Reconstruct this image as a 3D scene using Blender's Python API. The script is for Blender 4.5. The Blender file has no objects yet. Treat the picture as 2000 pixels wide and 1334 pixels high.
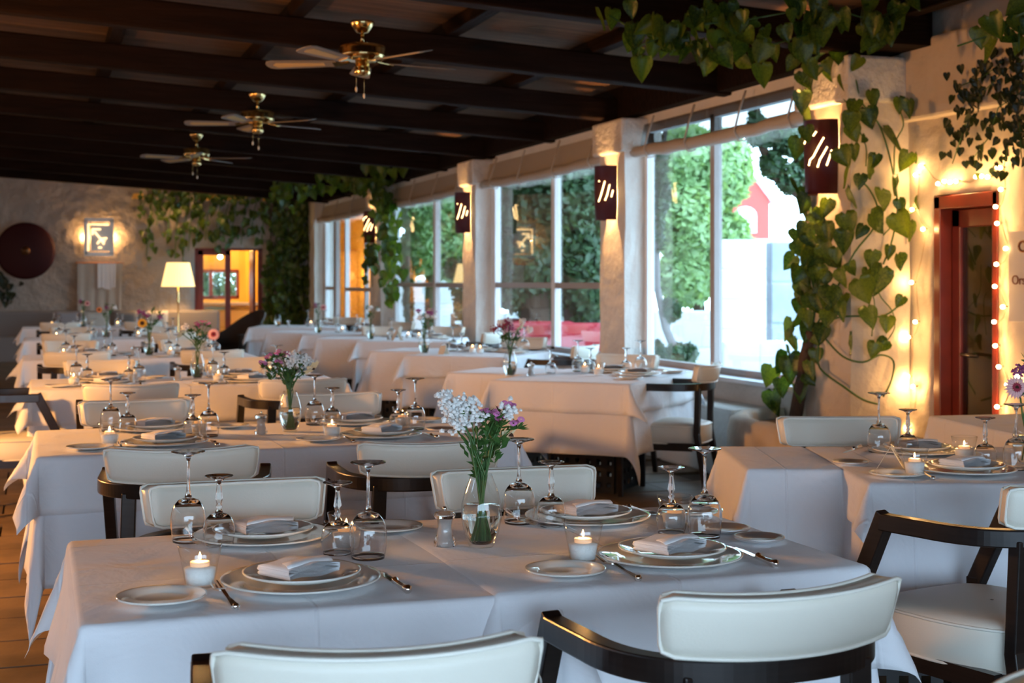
import bpy, math, random
import numpy as np
from mathutils import Vector, Matrix
PI = math.pi
C = bpy.context.scene.collection
SC = bpy.context.scene
R = math.radians

# ------------------------------------------------------------------ camera, sky, light, exposure
TH = R(18.4); CT, ST = math.cos(TH), math.sin(TH)
EYE = 1.39; FPX = 2800.0; HV = 550.0
cam = bpy.data.cameras.new('camera'); cam_o = bpy.data.objects.new('camera', cam); C.objects.link(cam_o)
cam_o.location = (0, 0, EYE); cam_o.rotation_euler = (PI/2, 0, -TH)
cam.sensor_width = 36; cam.lens = FPX/2000*36; cam.shift_y = -(667-HV)/2000
cam.dof.use_dof = True; cam.dof.focus_distance = 3.7; cam.dof.aperture_fstop = 6.0
cam.clip_end = 300
SC.camera = cam_o
world = bpy.data.worlds.new('dusk_sky'); SC.world = world; world.use_nodes = True
wn = world.node_tree.nodes; wn.clear()
wo = wn.new('ShaderNodeOutputWorld'); wb = wn.new('ShaderNodeBackground')
wt = wn.new('ShaderNodeTexCoord'); ws = wn.new('ShaderNodeSeparateXYZ'); wr = wn.new('ShaderNodeValToRGB')
wr.color_ramp.elements[0].position = 0.0; wr.color_ramp.elements[0].color = (0.58, 0.79, 1.0, 1)
wr.color_ramp.elements[1].position = 0.6; wr.color_ramp.elements[1].color = (0.52, 0.74, 1.0, 1)
wl = world.node_tree.links
wl.new(wt.outputs['Generated'], ws.inputs[0]); wl.new(ws.outputs[2], wr.inputs[0]); wl.new(wr.outputs[0], wb.inputs[0])
wb.inputs[1].default_value = 7.8; wl.new(wb.outputs[0], wo.inputs[0])
SC.view_settings.view_transform = 'Standard'; SC.view_settings.look = 'None'
SC.view_settings.gamma = 1; SC.view_settings.use_curve_mapping = False
SC.view_settings.exposure = 0.38
cy = SC.cycles
cy.max_bounces = 14; cy.diffuse_bounces = 4; cy.glossy_bounces = 5; cy.transmission_bounces = 12; cy.transparent_max_bounces = 40
cy.sample_clamp_indirect = 3.0; cy.sample_clamp_direct = 0; cy.use_denoising = True; cy.blur_glossy = 0.6

def area(name, loc, rot, sx, sy, power=0, col=(1, 1, 1), portal=False):
    l = bpy.data.lights.new(name, 'AREA'); l.shape = 'RECTANGLE'; l.size = sx; l.size_y = sy; l.energy = power; l.color = col
    if portal: l.cycles.is_portal = True
    o = bpy.data.objects.new(name, l); C.objects.link(o); o.location = loc; o.rotation_euler = rot
    return o
def point(name, loc, power, col=(1, .55, .2), rad=.03):
    l = bpy.data.lights.new(name, 'POINT'); l.energy = power; l.color = col; l.shadow_soft_size = rad
    o = bpy.data.objects.new(name, l); C.objects.link(o); o.location = loc
    return o
WARM = (1.0, .50, .17)
# openings that let the sky in: the gap in the added wall behind the camera and the windows on the right
area('terrace_portal', (.5, -1.36, .95), (R(90), 0, 0), 6.6, 1.8, portal=True)
area('window_portal', (5.45, 10.05, 1.6), (0, R(90), 0), 2.0, 3.1, portal=True)
area('window_portal', (5.45, 14.1, 1.6), (0, R(90), 0), 2.0, 3.9, portal=True)
area('window_portal', (5.45, 18.8, 1.6), (0, R(90), 0), 2.0, 4.4, portal=True)
area('window_portal', (5.45, 24.5, 1.6), (0, R(90), 0), 2.0, 5.0, portal=True)
# lamps on the unseen left side of the room
for (x, y, z, p) in ((-1.9, 7.4, 1.5, 420), (-3.2, 12.5, 2.0, 125), (-3.2, 19.0, 1.9, 50)):
    point('room_lamp_light', (x, y, z), p, (1, .43, .11), .12)

def W(u, v, d):
    """world point that lies d metres ahead, from photo coordinates"""
    l = (u-1000)/FPX*d
    return Vector((l*CT+d*ST, d*CT-l*ST, EYE-(v-HV)/FPX*d))
def onx(u, v, X):
    t = (u-1000)/FPX; return W(u, v, X/(t*CT+ST))
def ony(u, v, Y):
    t = (u-1000)/FPX; return W(u, v, Y/(CT-t*ST))
def onz(u, v, z=.76):
    return W(u, v, (EYE-z)*FPX/(v-HV))

# ------------------------------------------------------------------ materials
def mat(name, col, rough=.6, metal=0, spec=.5, bump=0, bscale=40, detail=4, var=0, vscale=3, col2=None, sheen=0, emit=None, est=0, coat=0, stretch=None, sss=0):
    m = bpy.data.materials.new(name); m.use_nodes = True; n = m.node_tree.nodes; l = m.node_tree.links
    b = n['Principled BSDF']; b.inputs['Base Color'].default_value = (*col, 1); b.inputs['Roughness'].default_value = rough
    b.inputs['Metallic'].default_value = metal; b.inputs['Specular IOR Level'].default_value = spec
    b.inputs['Sheen Weight'].default_value = sheen; b.inputs['Coat Weight'].default_value = coat
    tc = n.new('ShaderNodeTexCoord'); src = tc.outputs['Object']
    if stretch:
        mp = n.new('ShaderNodeMapping'); mp.inputs['Scale'].default_value = stretch; l.new(src, mp.inputs[0]); src = mp.outputs[0]
    if bump:
        t = n.new('ShaderNodeTexNoise'); t.inputs['Scale'].default_value = bscale; t.inputs['Detail'].default_value = detail
        bp = n.new('ShaderNodeBump'); bp.inputs['Strength'].default_value = bump; bp.inputs['Distance'].default_value = .02
        l.new(src, t.inputs[0]); l.new(t.outputs[0], bp.inputs['Height']); l.new(bp.outputs[0], b.inputs['Normal'])
    if var:
        t2 = n.new('ShaderNodeTexNoise'); t2.inputs['Scale'].default_value = vscale; t2.inputs['Detail'].default_value = 6
        mx = n.new('ShaderNodeMix'); mx.data_type = 'RGBA'
        c2 = col2 or tuple(c*(1-var) for c in col)
        mx.inputs[6].default_value = (*col, 1); mx.inputs[7].default_value = (*c2, 1)
        rr = n.new('ShaderNodeValToRGB'); rr.color_ramp.elements[0].position = .38; rr.color_ramp.elements[1].position = .66
        l.new(src, t2.inputs[0]); l.new(t2.outputs[0], rr.inputs[0]); l.new(rr.outputs[0], mx.inputs[0]); l.new(mx.outputs[2], b.inputs['Base Color'])
    if emit:
        b.inputs['Emission Color'].default_value = (*emit, 1); b.inputs['Emission Strength'].default_value = est
    return m
def thin_glass(name, tint=(.97, .985, .98), edge=(.62, .66, .66), refl=.9, bl=.25):
    m = bpy.data.materials.new(name); m.use_nodes = True; n = m.node_tree.nodes; l = m.node_tree.links; n.clear()
    o = n.new('ShaderNodeOutputMaterial'); t = n.new('ShaderNodeBsdfTransparent'); g = n.new('ShaderNodeBsdfGlossy'); mx = n.new('ShaderNodeMixShader')
    g.inputs['Roughness'].default_value = .01; g.inputs['Color'].default_value = (refl, refl, refl, 1)
    lw = n.new('ShaderNodeLayerWeight'); lw.inputs['Blend'].default_value = bl
    cr = n.new('ShaderNodeValToRGB'); cr.color_ramp.elements[0].color = (*tint, 1); cr.color_ramp.elements[1].color = (*edge, 1)
    cr.color_ramp.elements[0].position = .55; cr.color_ramp.elements[1].position = 1
    f = n.new('ShaderNodeFresnel'); f.inputs[0].default_value = 1.5
    geo = n.new('ShaderNodeNewGeometry')
    l.new(lw.outputs['Facing'], cr.inputs[0]); l.new(cr.outputs[0], t.inputs[0])
    # symmetric reflectance for either side of the single wall
    pw = n.new('ShaderNodeMath'); pw.operation = 'POWER'; pw.inputs[1].default_value = 3.5
    ma = n.new('ShaderNodeMath'); ma.operation = 'MULTIPLY_ADD'; ma.inputs[1].default_value = .75; ma.inputs[2].default_value = .07; ma.use_clamp = True
    lw2 = n.new('ShaderNodeLayerWeight'); lw2.inputs['Blend'].default_value = .5
    l.new(lw2.outputs['Facing'], pw.inputs[0]); l.new(pw.outputs[0], ma.inputs[0])
    l.new(ma.outputs[0], mx.inputs[0]); l.new(t.outputs[0], mx.inputs[1]); l.new(g.outputs[0], mx.inputs[2]); l.new(mx.outputs[0], o.inputs[0])
    return m
def solid_glass(name, ior=1.5, col=(1, 1, 1)):
    m = bpy.data.materials.new(name); m.use_nodes = True; n = m.node_tree.nodes; l = m.node_tree.links; n.clear()
    o = n.new('ShaderNodeOutputMaterial'); g = n.new('ShaderNodeBsdfGlass'); g.inputs['IOR'].default_value = ior; g.inputs['Color'].default_value = (*col, 1)
    g.inputs['Roughness'].default_value = 0
    l.new(g.outputs[0], o.inputs[0]); return m
def emis(name, col, st):
    m = bpy.data.materials.new(name); m.use_nodes = True; n = m.node_tree.nodes; l = m.node_tree.links; n.clear()
    o = n.new('ShaderNodeOutputMaterial'); e = n.new('ShaderNodeEmission'); e.inputs[0].default_value = (*col, 1); e.inputs[1].default_value = st
    l.new(e.outputs[0], o.inputs[0]); return m
def leafmat(name, c1, c2, var_edge=None):
    m = bpy.data.materials.new(name); m.use_nodes = True; n = m.node_tree.nodes; l = m.node_tree.links
    b = n['Principled BSDF']; b.inputs['Roughness'].default_value = .38
    oi = n.new('ShaderNodeObjectInfo'); tc = n.new('ShaderNodeTexCoord'); t = n.new('ShaderNodeTexNoise'); t.inputs['Scale'].default_value = 9; t.inputs['Detail'].default_value = 3
    ad = n.new('ShaderNodeMath'); ad.operation = 'ADD'; l.new(tc.outputs['Object'], t.inputs[0])
    hs = n.new('ShaderNodeMath'); hs.operation = 'MULTIPLY'; hs.inputs[1].default_value = .45; l.new(oi.outputs['Random'], hs.inputs[0])
    l.new(t.outputs[0], ad.inputs[0]); l.new(hs.outputs[0], ad.inputs[1])
    r = n.new('ShaderNodeValToRGB'); r.color_ramp.elements[0].position = .45; r.color_ramp.elements[1].position = .95
    r.color_ramp.elements[0].color = (*c1, 1); r.color_ramp.elements[1].color = (*c2, 1)
    l.new(ad.outputs[0], r.inputs[0]); l.new(r.outputs[0], b.inputs['Base Color'])
    tr = n.new('ShaderNodeBsdfTranslucent'); mx = n.new('ShaderNodeMixShader'); mx.inputs[0].default_value = .3
    gm = n.new('ShaderNodeMix'); gm.data_type = 'RGBA'; gm.blend_type = 'MULTIPLY'; gm.inputs[0].default_value = 1; gm.inputs[7].default_value = (1.6, 1.5, .6, 1)
    l.new(r.outputs[0], gm.inputs[6]); l.new(gm.outputs[2], tr.inputs[0])
    o = n['Material Output']; l.new(b.outputs[0], mx.inputs[1]); l.new(tr.outputs[0], mx.inputs[2]); l.new(mx.outputs[0], o.inputs[0])
    return m
def cloth_mat(name, col):
    m = mat(name, col, .85, sheen=.25, spec=.25)
    n = m.node_tree.nodes; l = m.node_tree.links; b = n['Principled BSDF']; tc = n['Texture Coordinate']
    w1 = n.new('ShaderNodeTexNoise'); w1.inputs['Scale'].default_value = 5; w1.inputs['Detail'].default_value = 4; w1.inputs['Distortion'].default_value = .6
    w2 = n.new('ShaderNodeTexNoise'); w2.inputs['Scale'].default_value = 420; w2.inputs['Detail'].default_value = 1
    b1 = n.new('ShaderNodeBump'); b1.inputs['Strength'].default_value = .8; b1.inputs['Distance'].default_value = .02
    b2 = n.new('ShaderNodeBump'); b2.inputs['Strength'].default_value = .12; b2.inputs['Distance'].default_value = .002
    l.new(tc.outputs['Object'], w1.inputs[0]); l.new(tc.outputs['Object'], w2.inputs[0])
    l.new(w1.outputs[0], b1.inputs['Height']); l.new(w2.outputs[0], b2.inputs['Height'])
    sp = n.new('ShaderNodeSeparateXYZ'); l.new(tc.outputs['Object'], sp.inputs[0]); prev = None
    for ax, off in ((0, .03), (1, .10)):     # sharp ironed fold lines
        pp = n.new('ShaderNodeMath'); pp.operation = 'ADD'; pp.inputs[1].default_value = off; l.new(sp.outputs[ax], pp.inputs[0])
        pg = n.new('ShaderNodeMath'); pg.operation = 'PINGPONG'; pg.inputs[1].default_value = .23; l.new(pp.outputs[0], pg.inputs[0])
        mr = n.new('ShaderNodeMapRange'); mr.inputs[1].default_value = 0; mr.inputs[2].default_value = .006; mr.inputs[3].default_value = 1; mr.inputs[4].default_value = 0; mr.interpolation_type = 'SMOOTHSTEP'; l.new(pg.outputs[0], mr.inputs[0])
        if prev is None: prev = mr.outputs[0]
        else:
            mm = n.new('ShaderNodeMath'); mm.operation = 'MAXIMUM'; l.new(prev, mm.inputs[0]); l.new(mr.outputs[0], mm.inputs[1]); prev = mm.outputs[0]
    b3 = n.new('ShaderNodeBump'); b3.inputs['Strength'].default_value = .7; b3.inputs['Distance'].default_value = .0025; l.new(prev, b3.inputs['Height'])
    l.new(b1.outputs[0], b3.inputs['Normal']); l.new(b3.outputs[0], b2.inputs['Normal']); l.new(b2.outputs[0], b.inputs['Normal'])
    return m
def line_mat(name, col, col2, scale, axis='Y', rough=.8):
    """planks and reed: stripes of grain that run with the boards"""
    m = mat(name, col, rough, bump=.4, bscale=1, var=1, vscale=1, col2=col2, stretch=scale); return m

M = {}
M['cloth'] = cloth_mat('white_linen', (.80, .82, .86)); M['cloth2'] = cloth_mat('white_under_linen', (.75, .77, .82))
M['napkin'] = mat('napkin_linen', (.86, .86, .87), .9, sheen=.3, bump=.15, bscale=300)
M['leather'] = mat('cream_leather', (.74, .72, .63), .42, bump=.06, bscale=220, spec=.4)
M['piping'] = mat('cream_piping', (.80, .79, .71), .4)
M['darkwood'] = mat('espresso_wood', (.014, .009, .008), .28, var=.5, vscale=4, stretch=(2, 2, 30))
M['china'] = mat('ivory_china', (.83, .82, .76), .07, spec=.55, coat=.4)
M['satin'] = mat('satin_silver', (.95, .94, .92), .48, 1)
M['silver'] = mat('polished_silver', (.86, .82, .77), .13, 1)
M['brass'] = mat('aged_brass', (.80, .58, .25), .15, 1)
M['blade'] = mat('painted_fan_blade', (.20, .18, .16), .5); M['cane'] = mat('cane_insert', (.5, .36, .16), .7)
M['glass'] = thin_glass('thin_clear_glass'); M['solid'] = solid_glass('clear_glass_stem'); M['water'] = solid_glass('water', 1.33, (.97, .99, .98))
M['pane'] = thin_glass('window_pane_glass', (.93, .97, .965), (.8, .85, .85))
M['acrylic'] = thin_glass('clear_acrylic', (.95, .96, .97), (.5, .52, .55))
M['salt'] = mat('white_salt', (.92, .92, .90), .8, bump=.12, bscale=350, detail=2)
M['wax'] = mat('candle_wax_glow', (.9, .72, .5), .5, emit=(1, .40, .12), est=.35)  # flame light inside the wax put in as a faint emission
M['flame'] = emis('candle_flame', (1, .50, .16), 40)
M['plaster'] = mat('rough_white_plaster', (.74, .71, .66), .92, bump=.9, bscale=9, detail=8, var=.12, vscale=2)
M['warmplaster'] = mat('lamp_toned_plaster', (.64, .55, .45), .93, bump=.9, bscale=9, detail=8, var=.15, vscale=2)  # white plaster darkened and tinted with the warm lamp tone
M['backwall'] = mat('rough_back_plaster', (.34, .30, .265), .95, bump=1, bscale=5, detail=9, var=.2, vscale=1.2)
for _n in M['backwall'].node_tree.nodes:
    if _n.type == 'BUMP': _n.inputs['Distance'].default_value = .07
M['stone'] = mat('pitted_stone', (.70, .66, .60), .95, bump=1, bscale=28, detail=9, var=.15, vscale=9)
M['whitepaint'] = mat('white_painted_wood', (.80, .83, .85), .5, bump=.1, bscale=30)
M['greyframe'] = mat('grey_window_frame', (.40, .37, .36), .5)
M['canvas'] = mat('cream_canvas_blind', (.46, .41, .35), .85, bump=.3, bscale=12)
M['plastic'] = thin_glass('clear_plastic_blind', (.42, .41, .40), (.3, .28, .26), .4)
M['beam'] = mat('dark_beam_wood', (.012, .005, .003), .8, spec=.12, bump=.5, bscale=3, var=.5, vscale=2, stretch=(1, 8, 8))
M['purlin'] = mat('dark_purlin_wood', (.013, .006, .004), .8, spec=.12, bump=.5, bscale=3, var=.5, vscale=2, stretch=(8, 1, 8))
M['reed'] = mat('reed_ceiling', (.17, .085, .038), .85, bump=1, bscale=2, var=.75, vscale=1.6, stretch=(.6, 45, 1))
M['floor'] = mat('worn_floor_stone', (.19, .125, .07), .55, bump=.4, bscale=6, var=.45, vscale=3)
M['grout'] = mat('floor_grout', (.07, .05, .035), .9)
M['redwood'] = mat('red_painted_door', (.17, .02, .01), .38, var=.3, vscale=5)
M['terracotta'] = mat('dark_red_sconce', (.07, .006, .008), .42)
M['slot_box'] = emis('box_lamp_glow', (1, .62, .28), 2.6); M['slot'] = emis('sconce_slot_glow', (1, .62, .26), 7)
M['shade'] = mat('pleated_lampshade', (.9, .75, .45), .8, emit=(1, .62, .22), est=1.5)
M['leaf'] = leafmat('pothos_leaf', (.018, .055, .010), (.12, .18, .022))
M['leafdark'] = leafmat('dark_creeper_leaf', (.008, .015, .008), (.02, .035, .012))
M['leafout'] = leafmat('garden_leaf', (.022, .055, .030), (.085, .155, .07))
M['leafbright'] = leafmat('hazy_garden_leaf', (.19, .34, .13), (.40, .56, .28))  # garden haze mixed into the leaf colour
M['stem'] = mat('green_stem', (.045, .12, .025), .5); M['bark'] = mat('brown_bark', (.09, .05, .03), .9, bump=1, bscale=25)
M['greybark'] = mat('grey_bark', (.23, .21, .21), .9, bump=.6, bscale=20)
M['soil'] = mat('pebble_soil', (.25, .2, .15), .95, bump=1, bscale=60)
M['plinth'] = mat('black_steel_base', (.012, .010, .010), .4)
M['bulb'] = emis('fairy_bulb', (1, .60, .22), 60)
M['wire'] = mat('lamp_wire', (.45, .33, .2), .6)
M['whitefl'] = mat('white_statice', (.85, .86, .84), .8); M['pinkfl'] = mat('pink_dianthus', (.75, .25, .55), .7); M['palepink'] = mat('pale_pink_petal', (.85, .5, .5), .7)
M['purplefl'] = mat('purple_statice', (.30, .07, .22), .8); M['orangefl'] = mat('orange_petal', (.85, .33, .12), .7); M['yellowfl'] = mat('yellow_petal', (.8, .45, .04), .7)
M['creamfl'] = mat('cream_petal', (.85, .80, .55), .7); M['redcore'] = mat('red_flower_core', (.35, .03, .06), .8); M['darkcore'] = mat('dark_flower_core', (.05, .02, .01), .9)
M['burgundy'] = mat('burgundy_statice', (.28, .04, .09), .8)
M['card'] = mat('folded_card', (.80, .75, .62), .8); M['ink'] = mat('dark_ink', (.05, .04, .04), .8)
M['signplate'] = mat('sign_plate', (.72, .66, .58), .6); M['signred'] = mat('sign_lettering', (.25, .08, .03), .6)
M['whitewall'] = mat('whitewashed_masonry', (.80, .83, .84), .95, bump=.5, bscale=8, var=.08)
M['greywall'] = mat('grey_masonry', (.45, .50, .56), .95, bump=.6, bscale=9, var=.2)
M['redhouse'] = mat('red_house_wall', (.60, .10, .08), .9); M['paving'] = mat('garden_paving', (.52, .55, .57), .95, bump=.4, bscale=6, var=.2)
M['redcushion'] = mat('red_cushion', (.55, .03, .05), .8); M['greycush'] = mat('grey_cushion', (.33, .31, .32), .9)
M['teak'] = mat('teak_wood', (.40, .17, .07), .6); M['wicker'] = mat('dark_wicker', (.045, .028, .02), .6, bump=.8, bscale=80)
M['yellowwall'] = mat('ochre_room_wall', (.85, .52, .13), .9, bump=.3, bscale=6); M['curtain'] = mat('gold_curtain', (.85, .50, .08), .8)
M['upholstery'] = mat('grey_banquette', (.20, .18, .17), .9)

# ------------------------------------------------------------------ mesh helpers
class MB:
    def __init__(s): s.v = []; s.f = []; s.sm = []
    def add(s, vs, fs, smooth=False, mtx=None):
        k = len(s.v)
        if mtx is not None: vs = [tuple(mtx @ Vector(q)) for q in vs]
        s.v += [tuple(q) for q in vs]; s.f += [tuple(i+k for i in f) for f in fs]; s.sm += [smooth]*len(fs); return s
    def box(s, c, d, rot=None, taper=(1, 1)):
        x, y, z = d[0]/2, d[1]/2, d[2]/2; tx, ty = taper
        vs = [(-x*tx, -y*ty, -z), (x*tx, -y*ty, -z), (x*tx, y*ty, -z), (-x*tx, y*ty, -z), (-x, -y, z), (x, -y, z), (x, y, z), (-x, y, z)]
        m = Matrix.Translation(c)
        if rot is not None: m = m @ rot
        return s.add(vs, [(0, 3, 2, 1), (4, 5, 6, 7), (0, 1, 5, 4), (1, 2, 6, 5), (2, 3, 7, 6), (3, 0, 4, 7)], False, m)
    def bar(s, a, b, w, h, up=(0, 0, 1), w2=None, h2=None):
        """rectangular bar from a to b"""
        a = Vector(a); b = Vector(b); t = (b-a).normalized(); up = Vector(up)
        if abs(t.dot(up)) > .98: up = Vector((0, 1, 0))
        r = t.cross(up).normalized(); n = r.cross(t).normalized(); vs = []
        for p, ww, hh in ((a, w, h), (b, w2 or w, h2 or h)):
            for i, j in ((-1, -1), (1, -1), (1, 1), (-1, 1)): vs.append(p+r*ww/2*i+n*hh/2*j)
        return s.add(vs, [(0, 1, 2, 3), (7, 6, 5, 4), (0, 4, 5, 1), (1, 5, 6, 2), (2, 6, 7, 3), (3, 7, 4, 0)])
    def lathe(s, prof, n=24, c=(0, 0, 0), a0=0, a1=2*PI, sx=1, sy=1):
        full = abs(a1-a0-2*PI) < 1e-6; m = n if full else n+1; vs = []; fs = []
        for r, z in prof:
            for i in range(m):
                a = a0+(a1-a0)*i/n; vs.append((c[0]+r*math.cos(a)*sx, c[1]+r*math.sin(a)*sy, c[2]+z))
        for j in range(len(prof)-1):
            for i in range(n):
                i2 = (i+1) % m if full else i+1
                fs.append((j*m+i, j*m+i2, (j+1)*m+i2, (j+1)*m+i))
        return s.add(vs, fs, True)
    def tube(s, pts, r, n=6, cap=True):
        pts = [Vector(p) for p in pts]; rs = r if isinstance(r, (list, tuple)) else [r]*len(pts); vs = []; fs = []
        pu = None
        for i, p in enumerate(pts):
            t = (pts[min(i+1, len(pts)-1)]-pts[max(i-1, 0)])
            t = t.normalized() if t.length > 1e-9 else Vector((0, 0, 1))
            u = pu if pu is not None else (Vector((1, 0, 0)) if abs(t.x) < .9 else Vector((0, 1, 0)))
            u = (u-t*u.dot(t)); u = u.normalized() if u.length > 1e-6 else t.orthogonal().normalized(); pu = u; w = t.cross(u)
            for k in range(n):
                a = 2*PI*k/n; vs.append(p+(u*math.cos(a)+w*math.sin(a))*rs[i])
        for i in range(len(pts)-1):
            for k in range(n): fs.append((i*n+k, i*n+(k+1) % n, (i+1)*n+(k+1) % n, (i+1)*n+k))
        if cap: fs += [tuple(range(n-1, -1, -1)), tuple((len(pts)-1)*n+k for k in range(n))]
        return s.add(vs, fs, True)
    def mesh(s, name, m):
        me = bpy.data.meshes.new(name); me.from_pydata(s.v, [], s.f); me.materials.append(m)
        if any(s.sm): me.polygons.foreach_set('use_smooth', s.sm)
        me.update(); return me
    def build(s, name, m, parent=None, loc=None, bevel=0):
        o = bpy.data.objects.new(name, s.mesh(name, m)); C.objects.link(o)
        if parent is not None: o.parent = parent
        if loc is not None: o.location = loc
        if bevel:
            b = o.modifiers.new('bevel', 'BEVEL'); b.width = bevel; b.segments = 2; b.limit_method = 'ANGLE'; b.angle_limit = R(40)
        return o
def ref(me, name, parent=None, mtx=None, loc=None):
    o = bpy.data.objects.new(name, me); C.objects.link(o)
    if parent is not None: o.parent = parent
    if mtx is not None: o.matrix_basis = mtx
    elif loc is not None: o.location = loc
    return o
def tag(o, label=None, cat=None, group=None, kind=None):
    if label: o['label'] = label
    if cat: o['category'] = cat
    if group: o['group'] = group
    if kind: o['kind'] = kind
    return o
def empty(name, loc, rz=0, label=None, cat=None, group=None):
    o = bpy.data.objects.new(name, None); C.objects.link(o); o.location = loc; o.rotation_euler = (0, 0, rz); o.empty_display_size = .1
    return tag(o, label, cat, group)
KIDS = {}
def remember(root):
    KIDS[root.name] = None
def dup(root, loc, rz, label, group=None):
    def cp(o, par):
        c = o.copy(); C.objects.link(c); c.parent = par
        for ch in CH.get(o.name, ()): cp(ch, c)
        return c
    c = cp(root, None); c.location = loc; c.rotation_euler = (0, 0, rz); c['label'] = label
    if group: c['group'] = group
    return c
CH = {}
def index_children(root):
    CH[root.name] = list(root.children)
    for c in root.children: index_children(c)
class Proto:
    """the first use moves the built thing itself, later uses copy it with its parts"""
    def __init__(s, root): s.r = root; s.used = False; index_children(root)
    def put(s, loc, rz, label, group=None):
        if not s.used:
            s.used = True; s.r.location = loc; s.r.rotation_euler = (0, 0, rz); s.r['label'] = label
            if group: s.r['group'] = group
            s.first = (loc, rz); return s.r
        return dup(s.r, loc, rz, label, group)

# ================================================================== THE SETTING
XW = 4.9       # inner face of the window columns
XG = 5.12      # window plane
XD = 5.35      # wall with the red door
YB = 27.0
def roofz(x): return 2.84+(XW-x)*.062      # underside of the rafters
# floor: grout bed with individual slabs where they can be told apart
MB().box((-.9, 12, -.03), (12.6, 30.4, .06)).build('floor', M['grout']); fl = bpy.data.objects['floor']; tag(fl, kind='structure')
rng = random.Random(3)
slab_me = []
for k in range(4):
    b = MB(); w, d = .90, .40
    b.box((0, 0, 0), (w-.012, d-.012, .03)); slab_me.append(b.mesh('stone_slab', M['floor']))
cnt = 0
def slab(x, y):
    o = ref(slab_me[rng.randrange(4)], 'stone_slab', fl, Matrix.Translation((x, y, .002+rng.uniform(-.0015, .0015))) @ Matrix.Rotation(rng.uniform(-.004, .004), 4, 'X'))
cells = []
for j in range(0, 75):
    y = 3.2+j*.4
    for i in range(-2, 8):
        x = -1.0+i*.9+(.37 if j % 2 else 0)
        vis = (x < .5 and 3.5 < y < 13) or (2.2 < x < 5 and 5.5 < y < 12)
        if x < 4.6: cells.append((0 if vis else 1, y, x))
cells.sort()
for k, (a, y, x) in enumerate(cells[:300]): slab(x, y)
b = MB()
for (a, y, x) in cells[300:]: b.box((x, y, .002), (.888, .388, .03))
for j in range(-8, 8):
    for i in range(-7, 7): b.box((-.9+i*.9, 3.2+(j-8)*.4, .002), (.888, .388, .03))
for j in range(-0, 75):
    for i in range(-7, -2): b.box((-1.0+i*.9, 3.2+j*.4, .002), (.888, .388, .03))
tag(b.build('stone_paving', M['floor'], fl), 'far stone slabs of the floor', kind='stuff')

def rough_wall(name, a, bpt, z0, z1, mtl, amp=.02, step=.25, holes=(), thick=.3, seed=0, z1b=None):
    """plastered wall from a to b (plan), uneven face, with rectangular holes given as (s0,s1,z0,z1)"""
    A = Vector((a[0], a[1], 0)); B = Vector((bpt[0], bpt[1], 0)); L = (B-A).length; t = (B-A)/L; n = Vector((t.y, -t.x, 0))
    z1b = z1 if z1b is None else z1b
    def cuts(lo, hi, ex):
        c = {lo, hi}
        for e in ex:
            if lo < e < hi: c.add(e)
        cs = sorted(c); out = []
        for p, q in zip(cs, cs[1:]):
            k = max(1, int(round((q-p)/step)))
            out += [p+(q-p)*i/k for i in range(k)]
        return out+[hi]
    ss = cuts(0, L, [h[0] for h in holes]+[h[1] for h in holes]); zs = cuts(z0, z1, [h[2] for h in holes]+[h[3] for h in holes])
    rr = random.Random(seed); ph = [rr.uniform(0, 6) for _ in range(6)]
    mb = MB(); idx = {}
    def vert(i, j, side):
        k = (i, j, side)
        if k not in idx:
            s, z = ss[i], zs[j]
            if j == len(zs)-1: z = z1+(z1b-z1)*s/L
            e = amp*(math.sin(s*2.1+ph[0])*math.sin(z*2.7+ph[1])+.5*math.sin(s*5.3+ph[2]+z*3.1)+rr.uniform(-.35, .35)) if side == 0 else 0
            edge = any(abs(s-h[0]) < 1e-6 or abs(s-h[1]) < 1e-6 for h in holes)
            if edge and side == 0: e = 0
            p = A+t*s+n*(e if side == 0 else -thick); p.z = z
            idx[k] = len(mb.v); mb.v.append(tuple(p))
        return idx[k]
    def solid(i, j):
        if i < 0 or j < 0 or i >= len(ss)-1 or j >= len(zs)-1: return False
        sm, zm = (ss[i]+ss[i+1])/2, (zs[j]+zs[j+1])/2
        return not any(h[0] < sm < h[1] and h[2] < zm < h[3] for h in holes)
    for i in range(len(ss)-1):
        for j in range(len(zs)-1):
            if not solid(i, j): continue
            q = lambda a_, b_, c_: vert(a_, b_, c_)
            mb.f.append((q(i, j, 0), q(i+1, j, 0), q(i+1, j+1, 0), q(i, j+1, 0))); mb.sm.append(True)
            mb.f.append((q(i, j, 1), q(i, j+1, 1), q(i+1, j+1, 1), q(i+1, j, 1))); mb.sm.append(False)
            if not solid(i-1, j): mb.f.append((q(i, j, 0), q(i, j+1, 0), q(i, j+1, 1), q(i, j, 1))); mb.sm.append(False)
            if not solid(i+1, j): mb.f.append((q(i+1, j, 0), q(i+1, j, 1), q(i+1, j+1, 1), q(i+1, j+1, 0))); mb.sm.append(False)
            if not solid(i, j-1): mb.f.append((q(i, j, 0), q(i, j, 1), q(i+1, j, 1), q(i+1, j, 0))); mb.sm.append(False)
            if not solid(i, j+1): mb.f.append((q(i, j+1, 0), q(i+1, j+1, 0), q(i+1, j+1, 1), q(i, j+1, 1))); mb.sm.append(False)
    return tag(mb.build(name, mtl), kind='structure')
# back wall with the opening to the next room (x 2.8 - 4.05)
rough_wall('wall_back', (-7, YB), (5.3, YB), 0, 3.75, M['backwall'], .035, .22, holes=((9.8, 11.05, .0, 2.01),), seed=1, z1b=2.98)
rough_wall('wall_left', (-7, -6), (-7, YB), 0, 3.7, M['plaster'], .02, .8, seed=2)
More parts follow.
